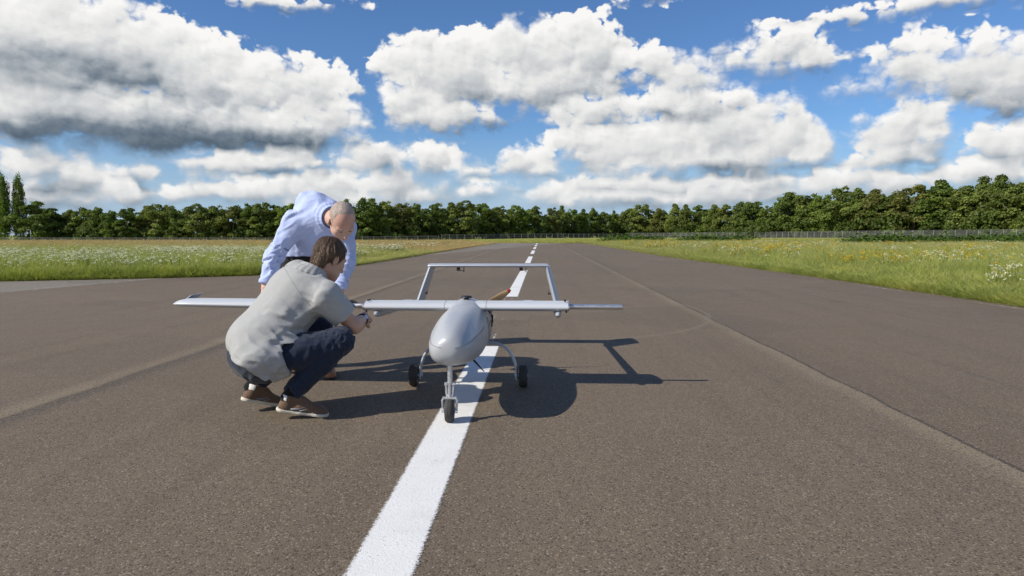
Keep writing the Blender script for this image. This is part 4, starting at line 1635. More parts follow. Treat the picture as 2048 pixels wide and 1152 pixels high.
def cloth_mat(name, c1, c2, weave=420.0, rough=0.9, mottled=30.0, bump=0.25, sheen=0.15):
    def bld(g, b):
        p = g.pos()
        n = g.noise(p, mottled, 4, 0.7)
        fine = g.noise(p, weave, 2, 0.6)
        g.put(b.inputs['Base Color'], g.mix(g.m('ADD', g.m('MULTIPLY', n, 0.6), g.m('MULTIPLY', fine, 0.4)), c1, c2))
        h = g.m('ADD', g.m('MULTIPLY', g.noise(p, 26.0, 3, 0.6), 2.0), g.m('MULTIPLY', fine, 0.35))
        g.put(b.inputs['Normal'], g.bump(h, bump, 0.006))
        b.inputs['Sheen Weight'].default_value = sheen
    return new_mat(name, bld, Roughness=rough, Specular_IOR_Level=0.15)
# ------------------------------------------------------------------ people
A_ = lambda *v: np.array(v, float)
M_skin_a = skin_mat("skin_tanned", (0.46, 0.27, 0.19), (0.52, 0.33, 0.24), (0.44, 0.20, 0.14))
M_skin_b = skin_mat("skin_ruddy", (0.58, 0.34, 0.25), (0.64, 0.42, 0.33), (0.56, 0.25, 0.19))
M_polo = cloth_mat("heather_grey_jersey", (0.30, 0.305, 0.30), (0.46, 0.465, 0.455), 500.0, 0.95, 90.0, 0.22)
M_jeans = cloth_mat("dark_blue_denim", (0.010, 0.015, 0.030), (0.034, 0.046, 0.078), 600.0, 0.85, 40.0, 0.35)
M_shirt = cloth_mat("pale_blue_cotton", (0.44, 0.52, 0.80), (0.50, 0.58, 0.84), 700.0, 0.8, 20.0, 0.30)
M_trim = cloth_mat("navy_trim", (0.03, 0.06, 0.16), (0.05, 0.09, 0.22))
M_trouser = cloth_mat("black_trouser_cloth", (0.012, 0.012, 0.014), (0.028, 0.027, 0.028), 600.0, 0.85, 30.0, 0.3)
M_suede = cloth_mat("brown_suede", (0.115, 0.072, 0.047), (0.19, 0.125, 0.085), 300.0, 0.9, 60.0, 0.25)
M_tan = cloth_mat("tan_leather", (0.30, 0.13, 0.06), (0.40, 0.19, 0.09), 200.0, 0.6, 40.0, 0.15)
M_sole = cloth_mat("cream_rubber", (0.58, 0.54, 0.44), (0.68, 0.64, 0.54), 100.0, 0.8, 30.0, 0.1)
M_whitep = cloth_mat("white_heel_leather", (0.70, 0.69, 0.65), (0.78, 0.77, 0.73), 100.0, 0.6, 30.0, 0.1)
M_sock = cloth_mat("black_sock", (0.008, 0.008, 0.009), (0.018, 0.018, 0.02), 400.0, 0.95, 40.0, 0.3)
M_lace = new_mat("pale_lace", None, Base_Color=(0.55, 0.50, 0.45, 1), Roughness=0.9)


def hair_mat(name, c1, c2, flow):
    def bld(g, b):
        p = g.pos()
        v = g.v('MULTIPLY', p, flow)
        n = g.noise(v, 1.0, 4, 0.7, 0.6)
        n2 = g.noise(p, 30.0, 3)
        g.put(b.inputs['Base Color'], g.mix(g.m('ADD', g.m('MULTIPLY', n, 0.7), g.m('MULTIPLY', n2, 0.3)), c1, c2))
        g.put(b.inputs['Normal'], g.bump(n, 0.7, 0.006))
    return new_mat(name, bld, Roughness=0.45, Specular_IOR_Level=0.5)


M_hair_brown = hair_mat("brown_hair", (0.030, 0.017, 0.010), (0.21, 0.125, 0.068), (190, 190, 60))
M_hair_grey = hair_mat("short_grey_hair", (0.36, 0.255, 0.20), (0.62, 0.54, 0.47), (260, 260, 160))


def child(name, me, parent, label=None):
    o = bpy.data.objects.new(name, me)
    COL.objects.link(o)
    o.parent = parent
    o.matrix_parent_inverse = Matrix.Translation(-parent.location) if parent.parent is None else Matrix.Identity(4)
    if label:
        o["label"] = label
    return o


def body_root(name, me, origin, label):
    V = np.empty(len(me.vertices) * 3, np.float32)
    me.vertices.foreach_get("co", V)
    V = V.reshape(-1, 3) - np.array(origin, np.float32)
    me.vertices.foreach_set("co", V.ravel())
    me.update()
    o = bpy.data.objects.new(name, me)
    o.location = origin
    COL.objects.link(o)
    tag(o, label, "person")
    return o


def folds(P, d, across, along, amp, seed):
    """cloth ridges that run along direction d"""
    d = unit(d)
    t = P @ d
    Q = P - t[:, None] * d
    Q = Q * across + t[:, None] * d * along
    n = vnoise(Q, 1.0, seed)
    return amp * (np.abs(n) * 2 - 0.5)


def tube_obj(name, pts, r, mat, parent, seg=8, closed=False, flat=None):
    bm = bmesh.new()
    if closed:
        pts = list(pts) + [pts[0], pts[1]]
    add_tube(bm, pts, r, seg, cap=not closed, flat=flat)
    me = bm_mesh(name, bm, True)
    me.materials.append(mat)
    return child(name, me, parent)


def add_strands(me, c, crown, n, ln, w, lift, seed):
    """lay thin locks over a hair mesh, flowing away from the crown"""
    rng = np.random.default_rng(seed)
    nv = len(me.vertices)
    V = np.empty(nv * 3, np.float32)
    me.vertices.foreach_get("co", V)
    V = V.reshape(-1, 3).astype(float)
    N = np.empty(nv * 3, np.float32)
    me.vertices.foreach_get("normal", N)
    N = N.reshape(-1, 3).astype(float)
    Q = np.empty(len(me.polygons) * 4, np.int32)
    me.loops.foreach_get("vertex_index", Q)
    Q = Q.reshape(-1, 4)
    k = rng.integers(0, nv, n)
    p, nn = V[k], N[k]
    v = p - c
    ax = np.outer(v @ crown, crown)
    t = -crown + 0.55 * (v - ax) / (np.linalg.norm(v - ax, axis=1, keepdims=True) + 1e-6) + rng.normal(0, 0.28, (n, 3))
    t -= nn * (t * nn).sum(1, keepdims=True)
    t /= np.linalg.norm(t, axis=1, keepdims=True) + 1e-9
    b = np.cross(nn, t)
    L_ = (ln * rng.uniform(0.5, 1.2, n))[:, None]
    W_ = (w * rng.uniform(0.5, 1.3, n))[:, None]
    lf = (lift * rng.uniform(0.3, 1.3, n))[:, None]
    rows = []
    for q, ww, up in ((0, 1, -0.3), (0.5, 1, 0.9), (1.0, 0.15, 0.5)):
        m = p + t * L_ * q + nn * lf * up - nn * (L_ * q) ** 2 * 4.0
        rows += [m - b * W_ * ww, m + b * W_ * ww]
    S2 = np.stack(rows, 1).reshape(-1, 3)
    i = nv + 6 * np.arange(n)[:, None]
    F2 = np.concatenate([i + np.array([[0, 1, 3, 2]]), i + np.array([[2, 3, 5, 4]])])
    out = mesh_np("hair", np.concatenate([V, S2]), np.concatenate([Q, F2]), True)
    out.materials.append(me.materials[0])
    return out


def shoe(owner, name, ankle, heel, toe, up, mat_up, mat_sole, sneaker=True, label=None):
    """heel and toe are points on the underside of the sole"""
    heel, toe = np.array(heel, float), np.array(toe, float)
    f = unit(toe - heel)
    u = unit(np.array(up, float) - f * (np.array(up, float) @ f))
    r = np.cross(f, u)
    Ln = np.linalg.norm(toe - heel)
    q = lambda a, b, c=0.0: heel + f * a * Ln + u * b + r * c
    lo, hi = np.minimum(heel, toe) - 0.16, np.maximum(heel, toe) + 0.18
    F = Field(lo, hi, 0.0048)
    F.cone(q(0.12, 0.030), q(0.45, 0.028), 0.034, 0.037, 0.02)
    F.cone(q(0.45, 0.030), q(0.80, 0.026), 0.040, 0.041, 0.02, flat=(u, 1.15))
    F.ell(q(0.86, 0.026), (0.042, 0.050, 0.026), np.stack([r, f, u], 1), 0.02)
    F.cone(q(0.16, 0.04), q(0.20, 0.092), 0.036, 0.042, 0.02)
    F.cone(q(0.62, 0.04), q(0.36, 0.088), 0.036, 0.036, 0.025)
    F.plane(q(0.22, 0.108), unit(u + f * 0.10)) if sneaker else None
    F.plane(q(0, 0.014), -u)
    up_me = F.mesh("upper", mat_up, 2)
    S_ = Field(lo, hi, 0.0045)
    S_.cone(q(0.10, 0.012), q(0.45, 0.012), 0.038, 0.040, 0.02)
    S_.cone(q(0.45, 0.012), q(0.80, 0.012), 0.041, 0.046, 0.02)
    S_.ell(q(0.86, 0.012), (0.047, 0.055, 0.040), np.stack([r, f, u], 1), 0.02)
    S_.plane(q(0, 0.020), u)
    S_.plane(q(0, 0.0), -u)
    so_me = S_.mesh("sole", mat_sole, 1)
    e = child(name, up_me, owner, label)
    child("sole", so_me, e)
    if sneaker:
        H = Field(lo, hi, 0.0045)
        H.cone(q(0.16, 0.045), q(0.20, 0.094), 0.039, 0.0455, 0.01)
        H.plane(q(0.155, 0), f)
        H.plane(q(0, 0.074), -u)
        H.plane(q(0.2, 0.106), unit(u + f * 0.1))
        child("heel_patch", H.mesh("heel_patch", M_whitep, 1), e)
        for s in (-1, 1):
            pts = [q(0.26, 0.030, s * 0.0385), q(0.40, 0.034, s * 0.0400), q(0.52, 0.048, s * 0.0385), q(0.58, 0.066, s * 0.030)]
            tube_obj("side_stripe", pts, 0.0052, M_seam, e, 6)
            pts = [q(0.44, 0.026, s * 0.0415), q(0.56, 0.036, s * 0.0410), q(0.66, 0.046, s * 0.0350)]
            tube_obj("side_stripe", pts, 0.0048, M_seam, e, 6)
            pts = [q(0.70, 0.022, s * 0.0440), q(0.80, 0.040, s * 0.030), q(0.82, 0.050, s * 0.010)]
            tube_obj("toe_seam", pts, 0.0022, M_seam, e, 5)
        pts = [q(0.05, 0.030, 0.030), q(0.035, 0.032, 0.0), q(0.05, 0.030, -0.030)]
        tube_obj("heel_band", pts, 0.005, M_black, e, 6)
        for k in range(5):
            a = 0.42 + 0.05 * k
            z = 0.104 - 0.011 * k
            tube_obj("lace", [q(a, z, -0.022), q(a + 0.012, z + 0.006, 0), q(a + 0.005, z, 0.022)], 0.0026, M_lace, e, 5)
    return e


M_lip = new_mat("lips", None, Base_Color=(0.30, 0.10, 0.08, 1), Roughness=0.5)
M_lash = new_mat("eye_line", None, Base_Color=(0.035, 0.022, 0.018, 1), Roughness=0.6)


def face_details(p, root, hair):
    for q in (-1, 1):
        tube_obj("eyebrow", [p(0.0925, 0.024, q * 0.013), p(0.089, 0.029, q * 0.028), p(0.079, 0.026, q * 0.046)], [0.0022, 0.0040, 0.0018], hair, root, 6)
        tube_obj("eye", [p(0.0865, 0.001, q * 0.021), p(0.0880, 0.003, q * 0.031), p(0.0845, 0.000, q * 0.041)], [0.0010, 0.0026, 0.0010], M_lash, root, 6)
    tube_obj("mouth", [p(0.0915, -0.0700, -0.021), p(0.0965, -0.0695, 0.0), p(0.0915, -0.0700, 0.021)], [0.0010, 0.0026, 0.0010], M_lip, root, 6)


# ---------------- person in the grey polo, squatting by the wing end
def squatter():
    pel = A_(-1.675, 3.945, 0.375)
    chest = A_(-1.485, 4.10, 0.715)
    nb = A_(-1.405, 4.125, 0.845)
    hc = A_(-1.312, 4.185, 0.932)
    shR, shL = A_(-1.288, 4.005, 0.712), A_(-1.545, 4.265, 0.825)
    elR, wrR = A_(-1.135, 4.085, 0.528), A_(-1.150, 4.325, 0.537)
    elL, wrL = A_(-1.47, 4.40, 0.585), A_(-1.405, 4.515, 0.535)
    hipR, hipL = A_(-1.605, 3.865, 0.345), A_(-1.745, 3.99, 0.35)
    knR, knL = A_(-1.190, 3.985, 0.455), A_(-1.42, 4.32, 0.47)
    anR, anL = A_(-1.462, 3.905, 0.155), A_(-1.755, 4.085, 0.170)
    fwd0 = unit((0.66, 0.75, 0))
    rv = unit((0.75, -0.66, -0.08))
    sp = unit(chest - pel)
    fwd = unit(fwd0 - sp * (fwd0 @ sp))
    f, u, r = head_axes((0.52, 0.74, -0.43), (0.2, 0.25, 1))
    lo, hi = (-1.98, 3.70, -0.01), (-1.02, 4.74, 1.10)
    B = Field(lo, hi, 0.0055)
    B.cone(pel, chest, 0.145, 0.160, 0.05, flat=(fwd, 1.35))
    B.cone(chest, nb - sp * 0.03, 0.150, 0.075, 0.05, flat=(fwd, 1.3))
    B.cone(nb - sp * 0.03, hc - u * 0.05 - f * 0.025, 0.062, 0.058, 0.03)
    hp_ = build_head(B, hc, f, u, r, 1.07)
    for sh, el, wr in ((shR, elR, wrR), (shL, elL, wrL)):
        B.cone(chest + (sh - chest) * 0.5, sh, 0.085, 0.062, 0.04)
        B.cone(sh, el, 0.056, 0.044, 0.03)
        m = el + (wr - el) * 0.3
        B.cone(el, m, 0.045, 0.048, 0.03)
        B.cone(m, wr, 0.048, 0.030, 0.02)
    build_hand(B, wrR, (0.14, 0.92, 0.10), (-0.75, 0.15, -0.55), 1, 0.95, 1.0, 0.06, 0.8)
    build_hand(B, wrL, (0.45, 0.75, 0.10), (0.10, -0.1, 0.9), -1, 0.5, 0.95, 0.06, 0.6)
    for hp, kn, an in ((hipR, knR, anR), (hipL, knL, anL)):
        B.cone(hp, kn, 0.075, 0.055, 0.03)
        B.cone(kn, an, 0.052, 0.036, 0.02)
        B.cone(an, an + fwd0 * 0.06 - A_(0, 0, 0.07), 0.036, 0.030, 0.02)
    root = body_root("person", B.mesh("person_body", M_skin_a, 1), (-1.55, 4.0, 0.0),
                     "brown-haired person in grey polo shirt and dark jeans squatting at the wing end")

    face_details(hp_, root, M_hair_brown)
    # polo shirt
    P = Field((-2.0, 3.66, 0.22), (-1.04, 4.42, 0.96), 0.0065)
    low = pel + A_(0.004, 0.006, 0.062)
    P.ell(low, (0.202, 0.176, 0.160), np.stack([rv, fwd, sp], 1), 0.05)
    P.cone(low + sp * 0.05, chest + sp * 0.0, 0.205, 0.205, 0.06, flat=(fwd, 1.28))
    P.cone(chest, nb - sp * 0.050, 0.188, 0.082, 0.05, flat=(fwd, 1.30))
    P.ell(chest - fwd * 0.035 - rv * 0.02, (0.185, 0.12, 0.15), np.stack([rv, fwd, sp], 1), 0.05)
    P.cone(hipR + sp * 0.015 - fwd0 * 0.04, hipR + (knR - hipR) * 0.24 + sp * 0.02, 0.146, 0.130, 0.05)
    for sh, el, end, ex in ((shR, elR, 0.60, 0.0), (shL, elL, 0.65, 0.0)):
        P.cone(chest + (sh - chest) * 0.55, sh, 0.105, 0.082, 0.05)
        e = sh + (el - sh) * end
        P.cone(sh, e, 0.082, 0.078, 0.05)
        d = unit(el - sh)
        P.plane(e + d * 0.012, d, e - 0.085, e + 0.125)
    # open the neck and trim the hem
    P.cone(nb - sp * 0.01, nb + sp * 0.14, 0.066, 0.075, 0.01, op='sub')
    hem_n = unit(-sp * 0.95 + fwd * 0.10 - rv * 0.16)
    P.plane(pel - sp * 0.058 + fwd * 0.04, hem_n)
    th = unit(knR - hipR)
    P.plane(hipR + th * 0.125, unit(th - sp * 0.15), (-1.75, 3.6, 0.2), (-1.0, 4.02, 0.45))

    def polo_folds(X):
        dn = np.linalg.norm(X - (pel + sp * 0.06), axis=1)
        side = smoothstep((X - pel) @ rv, -0.05, 0.18)
        a = folds(X, sp + rv * 0.25, 14, 3.2, 0.015, 3.1) * (0.35 + 0.65 * side)
        b = folds(X, rv + fwd * 0.8, 26, 7, 0.018, 9.7) * smoothstep(-(X - chest) @ sp, 0.0, 0.22) * side
        c = folds(X, unit(elR - chest), 34, 9, 0.020, 5.3) * np.exp(-(np.linalg.norm(X - shR, axis=1) / 0.13) ** 2)
        d = 0.010 * vnoise(X, 9.0, 1.7)
        return a + b + c + d
    P.warp(polo_folds)
    polo = child("polo_shirt", P.mesh("polo_shirt", M_polo, 1), root)
    # collar band standing round the neck
    ax = unit(nb + sp * 0.04 - nb + u * 0.03)
    n1, n2 = [np.array(v) for v in frame(ax)]
    C = Field(nb - 0.16, nb + 0.16, 0.0045)
    for k in range(20):
        t0, t1 = 2 * math.pi * k / 20, 2 * math.pi * (k + 1) / 20
        c0 = nb + sp * 0.012
        p0 = c0 + (n1 * math.cos(t0) + n2 * math.sin(t0)) * 0.084
        p1 = c0 + (n1 * math.cos(t1) + n2 * math.sin(t1)) * 0.084
        C.cone(p0, p1, 0.011, 0.011, 0.006)
        C.cone(p0 + sp * 0.018 - (p0 - c0) * 0.10, p1 + sp * 0.018 - (p1 - c0) * 0.10, 0.009, 0.009, 0.014)
        C.cone(p0 - sp * 0.016 + (p0 - c0) * 0.16, p1 - sp * 0.016 + (p1 - c0) * 0.16, 0.010, 0.010, 0.018)
        C.cone(p0 - sp * 0.034 + (p0 - c0) * 0.34, p1 - sp * 0.034 + (p1 - c0) * 0.34, 0.008, 0.008, 0.018)
    child("collar", C.mesh("collar", M_polo, 3), polo)
    # yoke seam and the small dark swirl printed behind the left shoulder
    from mathutils.bvhtree import BVHTree
    pm = polo.data
    bvh = BVHTree.FromPolygons([v.co[:] for v in pm.vertices], [tuple(q.vertices) for q in pm.polygons])

    def on_back(a, b):
        o_ = Vector(chest + rv * a + sp * b - fwd * 0.6)
        hit = bvh.ray_cast(o_, Vector(fwd))
        return hit[0] + hit[1] * 0.0006 if hit[0] is not None else None

    def print_line(nm, uv, rad):
        pts = [q for q in (on_back(a, b) for a, b in uv) if q is not None]
        if len(pts) > 2:
            tube_obj(nm, pts, rad, M_seam, polo, 5)
    print_line("yoke_seam", [(-0.085 + 0.017 * k, 0.100 - 0.0030 * k - 0.0003 * k * k) for k in range(19)], 0.0010)
    cx_, cy_ = -0.105, 0.112
    print_line("printed_swirl", [(cx_ + 0.016 * math.cos(t), cy_ + 0.014 * math.sin(t)) for t in np.linspace(0.6, 4.6, 14)], 0.0022)
    print_line("printed_swirl", [(cx_ + 0.007 * math.cos(t), cy_ + 0.006 * math.sin(t)) for t in np.linspace(0.2, 4.0, 9)], 0.0016)
    print_line("printed_swirl", [(cx_ + 0.004 + 0.008 * k, cy_ + 0.016 - 0.001 * k) for k in range(5)], 0.0010)
    # jeans
    J = Field((-1.96, 3.68, 0.08), (-1.05, 4.46, 0.62), 0.0062)
    J.ell(pel + A_(0.0, 0.0, -0.015), (0.190, 0.165, 0.150), np.stack([rv, fwd, sp], 1), 0.04)
    for hp, kn, an in ((hipR, knR, anR), (hipL, knL, anL)):
        J.cone(hp - fwd0 * 0.01, hp + (kn - hp) * 0.5, 0.100, 0.094, 0.05)
        J.cone(hp + (kn - hp) * 0.5, kn, 0.096, 0.074, 0.04)
        m = kn + (an - kn) * 0.4
        J.cone(kn, m, 0.074, 0.072, 0.022)
        J.cone(m, an + (kn - an) * 0.06, 0.072, 0.056, 0.022)
        d = unit(an - kn)
        J.cone(an - d * 0.02, an + d * 0.08, 0.047, 0.047, 0.003, op='sub')

    def jean_folds(X):
        a = folds(X, rv * 0.6 + A_(0, 0, 1), 24, 7, 0.010, 2.2)
        k = np.exp(-(np.linalg.norm(X - knR, axis=1) / 0.16) ** 2) + np.exp(-(np.linalg.norm(X - anR, axis=1) / 0.11) ** 2)
        b = folds(X, np.cross(unit(knR - hipR), (0, 0, 1)) + A_(0.2, 0, 0.7), 46, 10, 0.018, 7.9) * k
        return a + b
    J.warp(jean_folds)
    jeans = child("jeans", J.mesh("jeans", M_jeans, 1), root)
    # belt at the back, where the shirt has ridden up
    for an, kn in ((anR, knR), (anL, knL)):
        d = unit(kn - an)
        K = Field(an - 0.10, an + 0.12, 0.005)
        K.cone(an - d * 0.04, an + d * 0.06, 0.040, 0.044, 0.0)
        child("sock", K.mesh("sock", M_sock, 1), root)
    shoe(root, "shoe", anR, (-1.545, 3.885, 0.052), (-1.283, 3.965, 0.0), (0.12, -0.05, 1), M_suede, M_sole)
    shoe(root, "shoe", anL, (-1.812, 4.020, 0.075), (-1.640, 4.185, 0.0), (0.28, 0.20, 1), M_suede, M_sole)
    # hair
    Hh = Field(hc - 0.19, hc + 0.19, 0.0040)
    R = np.stack([r, f, u], 1)
    s = 1.07
    Hh.ell(hc + s * (-f * 0.010 + u * 0.034), s * A_(0.0825, 0.1025, 0.0955), R, 0.0)
    Hh.ell(hc + s * (-f * 0.058 - u * 0.040), s * A_(0.056, 0.042, 0.052), R, 0.03)
    for q in (-1, 1):
        Hh.ell(hc + s * (-f * 0.020 + u * 0.018 + r * q * 0.066), s * A_(0.020, 0.050, 0.034), R, 0.02)
        Hh.ell(hc + s * (-f * 0.004 - u * 0.012 + r * q * 0.090), s * A_(0.024, 0.024, 0.030), R, 0.008, op='sub')
    Hh.plane(hc + s * (f * 0.040 + u * 0.030), unit(f * 0.80 - u * 0.42))
    Hh.plane(hc + s * (-f * 0.02 - u * 0.062), unit(-u + f * 0.25))

    def locks(X):
        v = X - hc
        crown = unit(-f * 0.35 + u)
        t = v @ crown
        ang = np.arctan2((v - np.outer(t, crown)) @ r, (v - np.outer(t, crown)) @ f)
        Q = np.stack([ang * 9 + 2.5 * vnoise(X, 22, 4.0), t * 16, 0 * t], -1)
        Q2 = np.stack([ang * 24 + 3.0 * vnoise(X, 30, 8.0), t * 22, 0 * t], -1)
        return -0.006 * np.abs(vnoise(Q, 1.0, 2.0)) * 2 - 0.004 * vnoise(Q2, 1.0, 6.0) + 0.003
    Hh.warp(locks)
    child("hair", add_strands(Hh.mesh("hair", M_hair_brown, 1), hc, unit(-f * 0.35 + u), 6500, 0.024, 0.0013, 0.004, 1), root)
    # wrist watch
    d = unit(wrR - elR)
    n1, n2 = [np.array(v) for v in frame(d)]
    w0 = wrR + d * 0.004
    pts = [Vector(w0 + (n1 * math.cos(a) + n2 * math.sin(a)) * 0.0325) for a in np.linspace(0, 2 * math.pi, 19)[:-1]]
    watch = tube_obj("watch_strap", pts, 0.0075, M_black, root, 8, closed=True, flat=(tuple(d), 1.5))
    bm = bmesh.new()
    q = unit(A_(0.75, -0.45, 0.45))
    add_disc(bm, Vector(w0 + q * 0.037), Vector(q), 0.014, 0.009, 20)
    me = bm_mesh("watch_case", bm)
    me.materials.append(M_alu)
    child("watch_case", me, watch)
    return root, polo, (nb, sp, fwd, rv, chest)


SQ = squatter()


# ---------------- person in the pale blue shirt, bending over behind the wing panel
def bender():
    pel = A_(-1.925, 5.40, 0.865)
    chest = A_(-1.665, 5.13, 1.165)
    nb = A_(-1.555, 4.985, 1.215)
    hc = A_(-1.405, 4.790, 1.182)
    shR, shL = A_(-1.825, 5.02, 1.165), A_(-1.475, 5.085, 1.125)
    elR, wrR = A_(-1.965, 4.97, 0.935), A_(-2.005, 4.90, 0.745)
    elL, wrL = A_(-1.445, 5.03, 0.885), A_(-1.470, 4.93, 0.700)
    hipR, hipL = A_(-2.00, 5.42, 0.83), A_(-1.815, 5.38, 0.83)
    knR, knL = A_(-2.005, 5.33, 0.46), A_(-1.720, 5.22, 0.46)
    anR, anL = A_(-2.00, 5.40, 0.10), A_(-1.655, 5.185, 0.10)
    fwd0 = unit((0.30, -0.95, 0))
    rv = unit((-0.95, -0.26, 0.05))
    sp = unit(chest - pel)
    fwd = unit(fwd0 - sp * (fwd0 @ sp))
    f, u, r = head_axes((0.36, -0.42, -0.83), (0.38, -0.72, 0.58))
    B = Field((-2.20, 4.60, -0.01), (-1.20, 5.64, 1.40), 0.0058)
    B.cone(pel, chest, 0.150, 0.165, 0.05, flat=(fwd, 1.3))
    B.cone(chest, nb, 0.150, 0.075, 0.05, flat=(fwd, 1.3))
    B.cone(nb, hc - u * 0.05 - f * 0.030, 0.066, 0.062, 0.03)
    hp_ = build_head(B, hc, f, u, r, 1.11)
    for sh, el, wr in ((shR, elR, wrR), (shL, elL, wrL)):
        B.cone(chest + (sh - chest) * 0.5, sh, 0.085, 0.062, 0.04)
        B.cone(sh, el, 0.055, 0.043, 0.03)
        B.cone(el, wr, 0.043, 0.029, 0.03)
    build_hand(B, wrR, (0.12, -0.30, -0.80), (0.25, -0.85, 0.2), 1, 0.75, 1.0, 0.08, 0.5)
    build_hand(B, wrL, (0.05, -0.30, -0.75), (-0.25, -0.85, 0.2), -1, 0.75, 1.0, 0.08, 0.5)
    for hp, kn, an in ((hipR, knR, anR), (hipL, knL, anL)):
        B.cone(hp, kn, 0.080, 0.056, 0.03)
        B.cone(kn, an, 0.052, 0.036, 0.02)
        B.cone(an, an + fwd0 * 0.08 - A_(0, 0, 0.05), 0.036, 0.030, 0.02)
    root = body_root("person", B.mesh("person_body", M_skin_b, 1), (-1.85, 5.3, 0.0),
                     "grey-haired person in pale blue shirt and black trousers bending over the wing panel")
    face_details(hp_, root, M_hair_grey)
    # shirt
    P = Field((-2.24, 4.78, 0.62), (-1.22, 5.66, 1.42), 0.0064)
    P.cone(pel + sp * 0.08, chest, 0.176, 0.200, 0.06, flat=(fwd, 1.25))
    P.cone(chest, nb - sp * 0.02, 0.200, 0.100, 0.06, flat=(fwd, 1.28))
    P.ell(chest - fwd * 0.045 + sp * 0.03, (0.20, 0.125, 0.16), np.stack([rv, fwd, sp], 1), 0.06)
    for sh, el, wr in ((shR, elR, wrR), (shL, elL, wrL)):
        P.cone(chest + (sh - chest) * 0.5, sh, 0.115, 0.088, 0.05)
        P.cone(sh, el, 0.074, 0.058, 0.035)
        P.cone(el, wr, 0.058, 0.043, 0.03)
        d = unit(wr - el)
        P.cone(wr + d * 0.0, wr + d * 0.1, 0.036, 0.036, 0.003, op='sub')
        P.plane(wr + d * 0.012, d, wr - 0.075, wr + 0.075)
    P.cone(nb + unit(hc - nb) * 0.02, nb + unit(hc - nb) * 0.16, 0.072, 0.085, 0.01, op='sub')
    P.plane((0, 0, 0.925), (0, 0, -1), (-2.25, 5.10, 0.6), (-1.45, 5.7, 0.94))

    def shirt_folds(X):
        dR = np.minimum(np.linalg.norm(X - shR, axis=1), 0.3)
        a = folds(X, sp + rv * 0.3, 15, 4, 0.020, 1.3)
        b = folds(X, unit(elR - shR) + rv * 0.8, 38, 11, 0.028, 4.7) * np.exp(-(np.linalg.norm(X - (elR * 0.6 + wrR * 0.4), axis=1) / 0.17) ** 2)
        b2 = folds(X, rv + A_(0, 0, 0.2), 40, 12, 0.026, 14.7) * np.exp(-(np.linalg.norm(X - (elL * 0.5 + wrL * 0.5), axis=1) / 0.17) ** 2)
        c = folds(X, unit(nb - shR) + A_(0, 0, 0.4), 30, 7, 0.030, 8.3) * np.exp(-(np.linalg.norm(X - shR, axis=1) / 0.15) ** 2)
        e = folds(X, rv + fwd * 0.3, 30, 8, 0.026, 6.1) * np.exp(-(((X - pel) @ sp - 0.06) / 0.09) ** 2)
        return a + b + b2 + c + e
    P.warp(shirt_folds)
    shirt = child("dress_shirt", P.mesh("dress_shirt", M_shirt, 1), root)
    # collar with navy inner band
    ax = unit(hc - nb)
    n1, n2 = [np.array(v) for v in frame(ax)]
    c0 = nb + ax * 0.035
    C = Field(c0 - 0.17, c0 + 0.17, 0.0045)
    for k in range(22):
        t0, t1 = 2 * math.pi * k / 22, 2 * math.pi * (k + 1) / 22
        p0 = c0 + (n1 * math.cos(t0) + n2 * math.sin(t0)) * 0.080
        p1 = c0 + (n1 * math.cos(t1) + n2 * math.sin(t1)) * 0.080
        C.cone(p0, p1, 0.010, 0.010, 0.006)
        C.cone(p0 + ax * 0.017 - (p0 - c0) * 0.05, p1 + ax * 0.017 - (p1 - c0) * 0.05, 0.008, 0.008, 0.014)
        C.cone(p0 - ax * 0.018 + (p0 - c0) * 0.16, p1 - ax * 0.018 + (p1 - c0) * 0.16, 0.009, 0.009, 0.018)
        C.cone(p0 - ax * 0.032 + (p0 - c0) * 0.20, p1 - ax * 0.032 + (p1 - c0) * 0.20, 0.008, 0.008, 0.018)
    child("collar", C.mesh("collar", M_shirt, 3), shirt)
    pts = [Vector(c0 + ax * 0.026 + (n1 * math.cos(a) + n2 * math.sin(a)) * 0.0765) for a in np.linspace(0, 2 * math.pi, 29)[:-1]]
    tube_obj("collar_trim", pts, 0.0045, M_trim, shirt, 6, closed=True)
    # navy piping round the sleeve
    for sh, el, t_ in ((shR, elR, 0.72),):
        d = unit(el - sh)
        n1, n2 = [np.array(v) for v in frame(d)]
        c1 = sh + (el - sh) * t_
        pts = [Vector(c1 + (n1 * math.cos(a) + n2 * math.sin(a)) * 0.0690) for a in np.linspace(0, 2 * math.pi, 25)[:-1]]
        tube_obj("sleeve_piping", pts, 0.0035, M_trim, shirt, 6, closed=True)
    # trousers
    T = Field((-2.20, 5.02, 0.04), (-1.50, 5.66, 1.02), 0.0068)
    T.ell(pel + A_(0, 0.0, -0.02), (0.180, 0.150, 0.140), np.stack([rv, fwd, sp], 1), 0.04)
    for hp, kn, an in ((hipR, knR, anR), (hipL, knL, anL)):
        T.cone(hp, kn, 0.108, 0.080, 0.03)
        T.cone(kn, an - A_(0, 0, 0.02), 0.080, 0.064, 0.02)
    T.cone(pel, pel + sp * 0.14, 0.170, 0.170, 0.03, flat=(fwd, 1.25))
    T.plane((0, 0, 0.945), (0, 0, 1))
    T.plane(A_(0, 0, 0.065), (0, 0, -1))
    T.warp(lambda X: folds(X, (0.1, 0, 1), 22, 6, 0.016, 3.9))
    trousers = child("trousers", T.mesh("trousers", M_trouser, 1), root)
    for an in (anR, anL):
        shoe(root, "shoe", an, an + A_(-0.01, 0.06, -0.1) - fwd0 * 0.02, an + fwd0 * 0.245 + A_(0.01, 0.02, -0.1), (0, 0, 1), M_tan, M_black, sneaker=False)
    # cropped grey hair round a thinning crown
    Hh = Field(hc - 0.18, hc + 0.18, 0.0042)
    R = np.stack([r, f, u], 1)
    s = 1.11
    Hh.ell(hc + s * (-f * 0.009 + u * 0.031), s * A_(0.0785, 0.0995, 0.0925), R, 0.0)
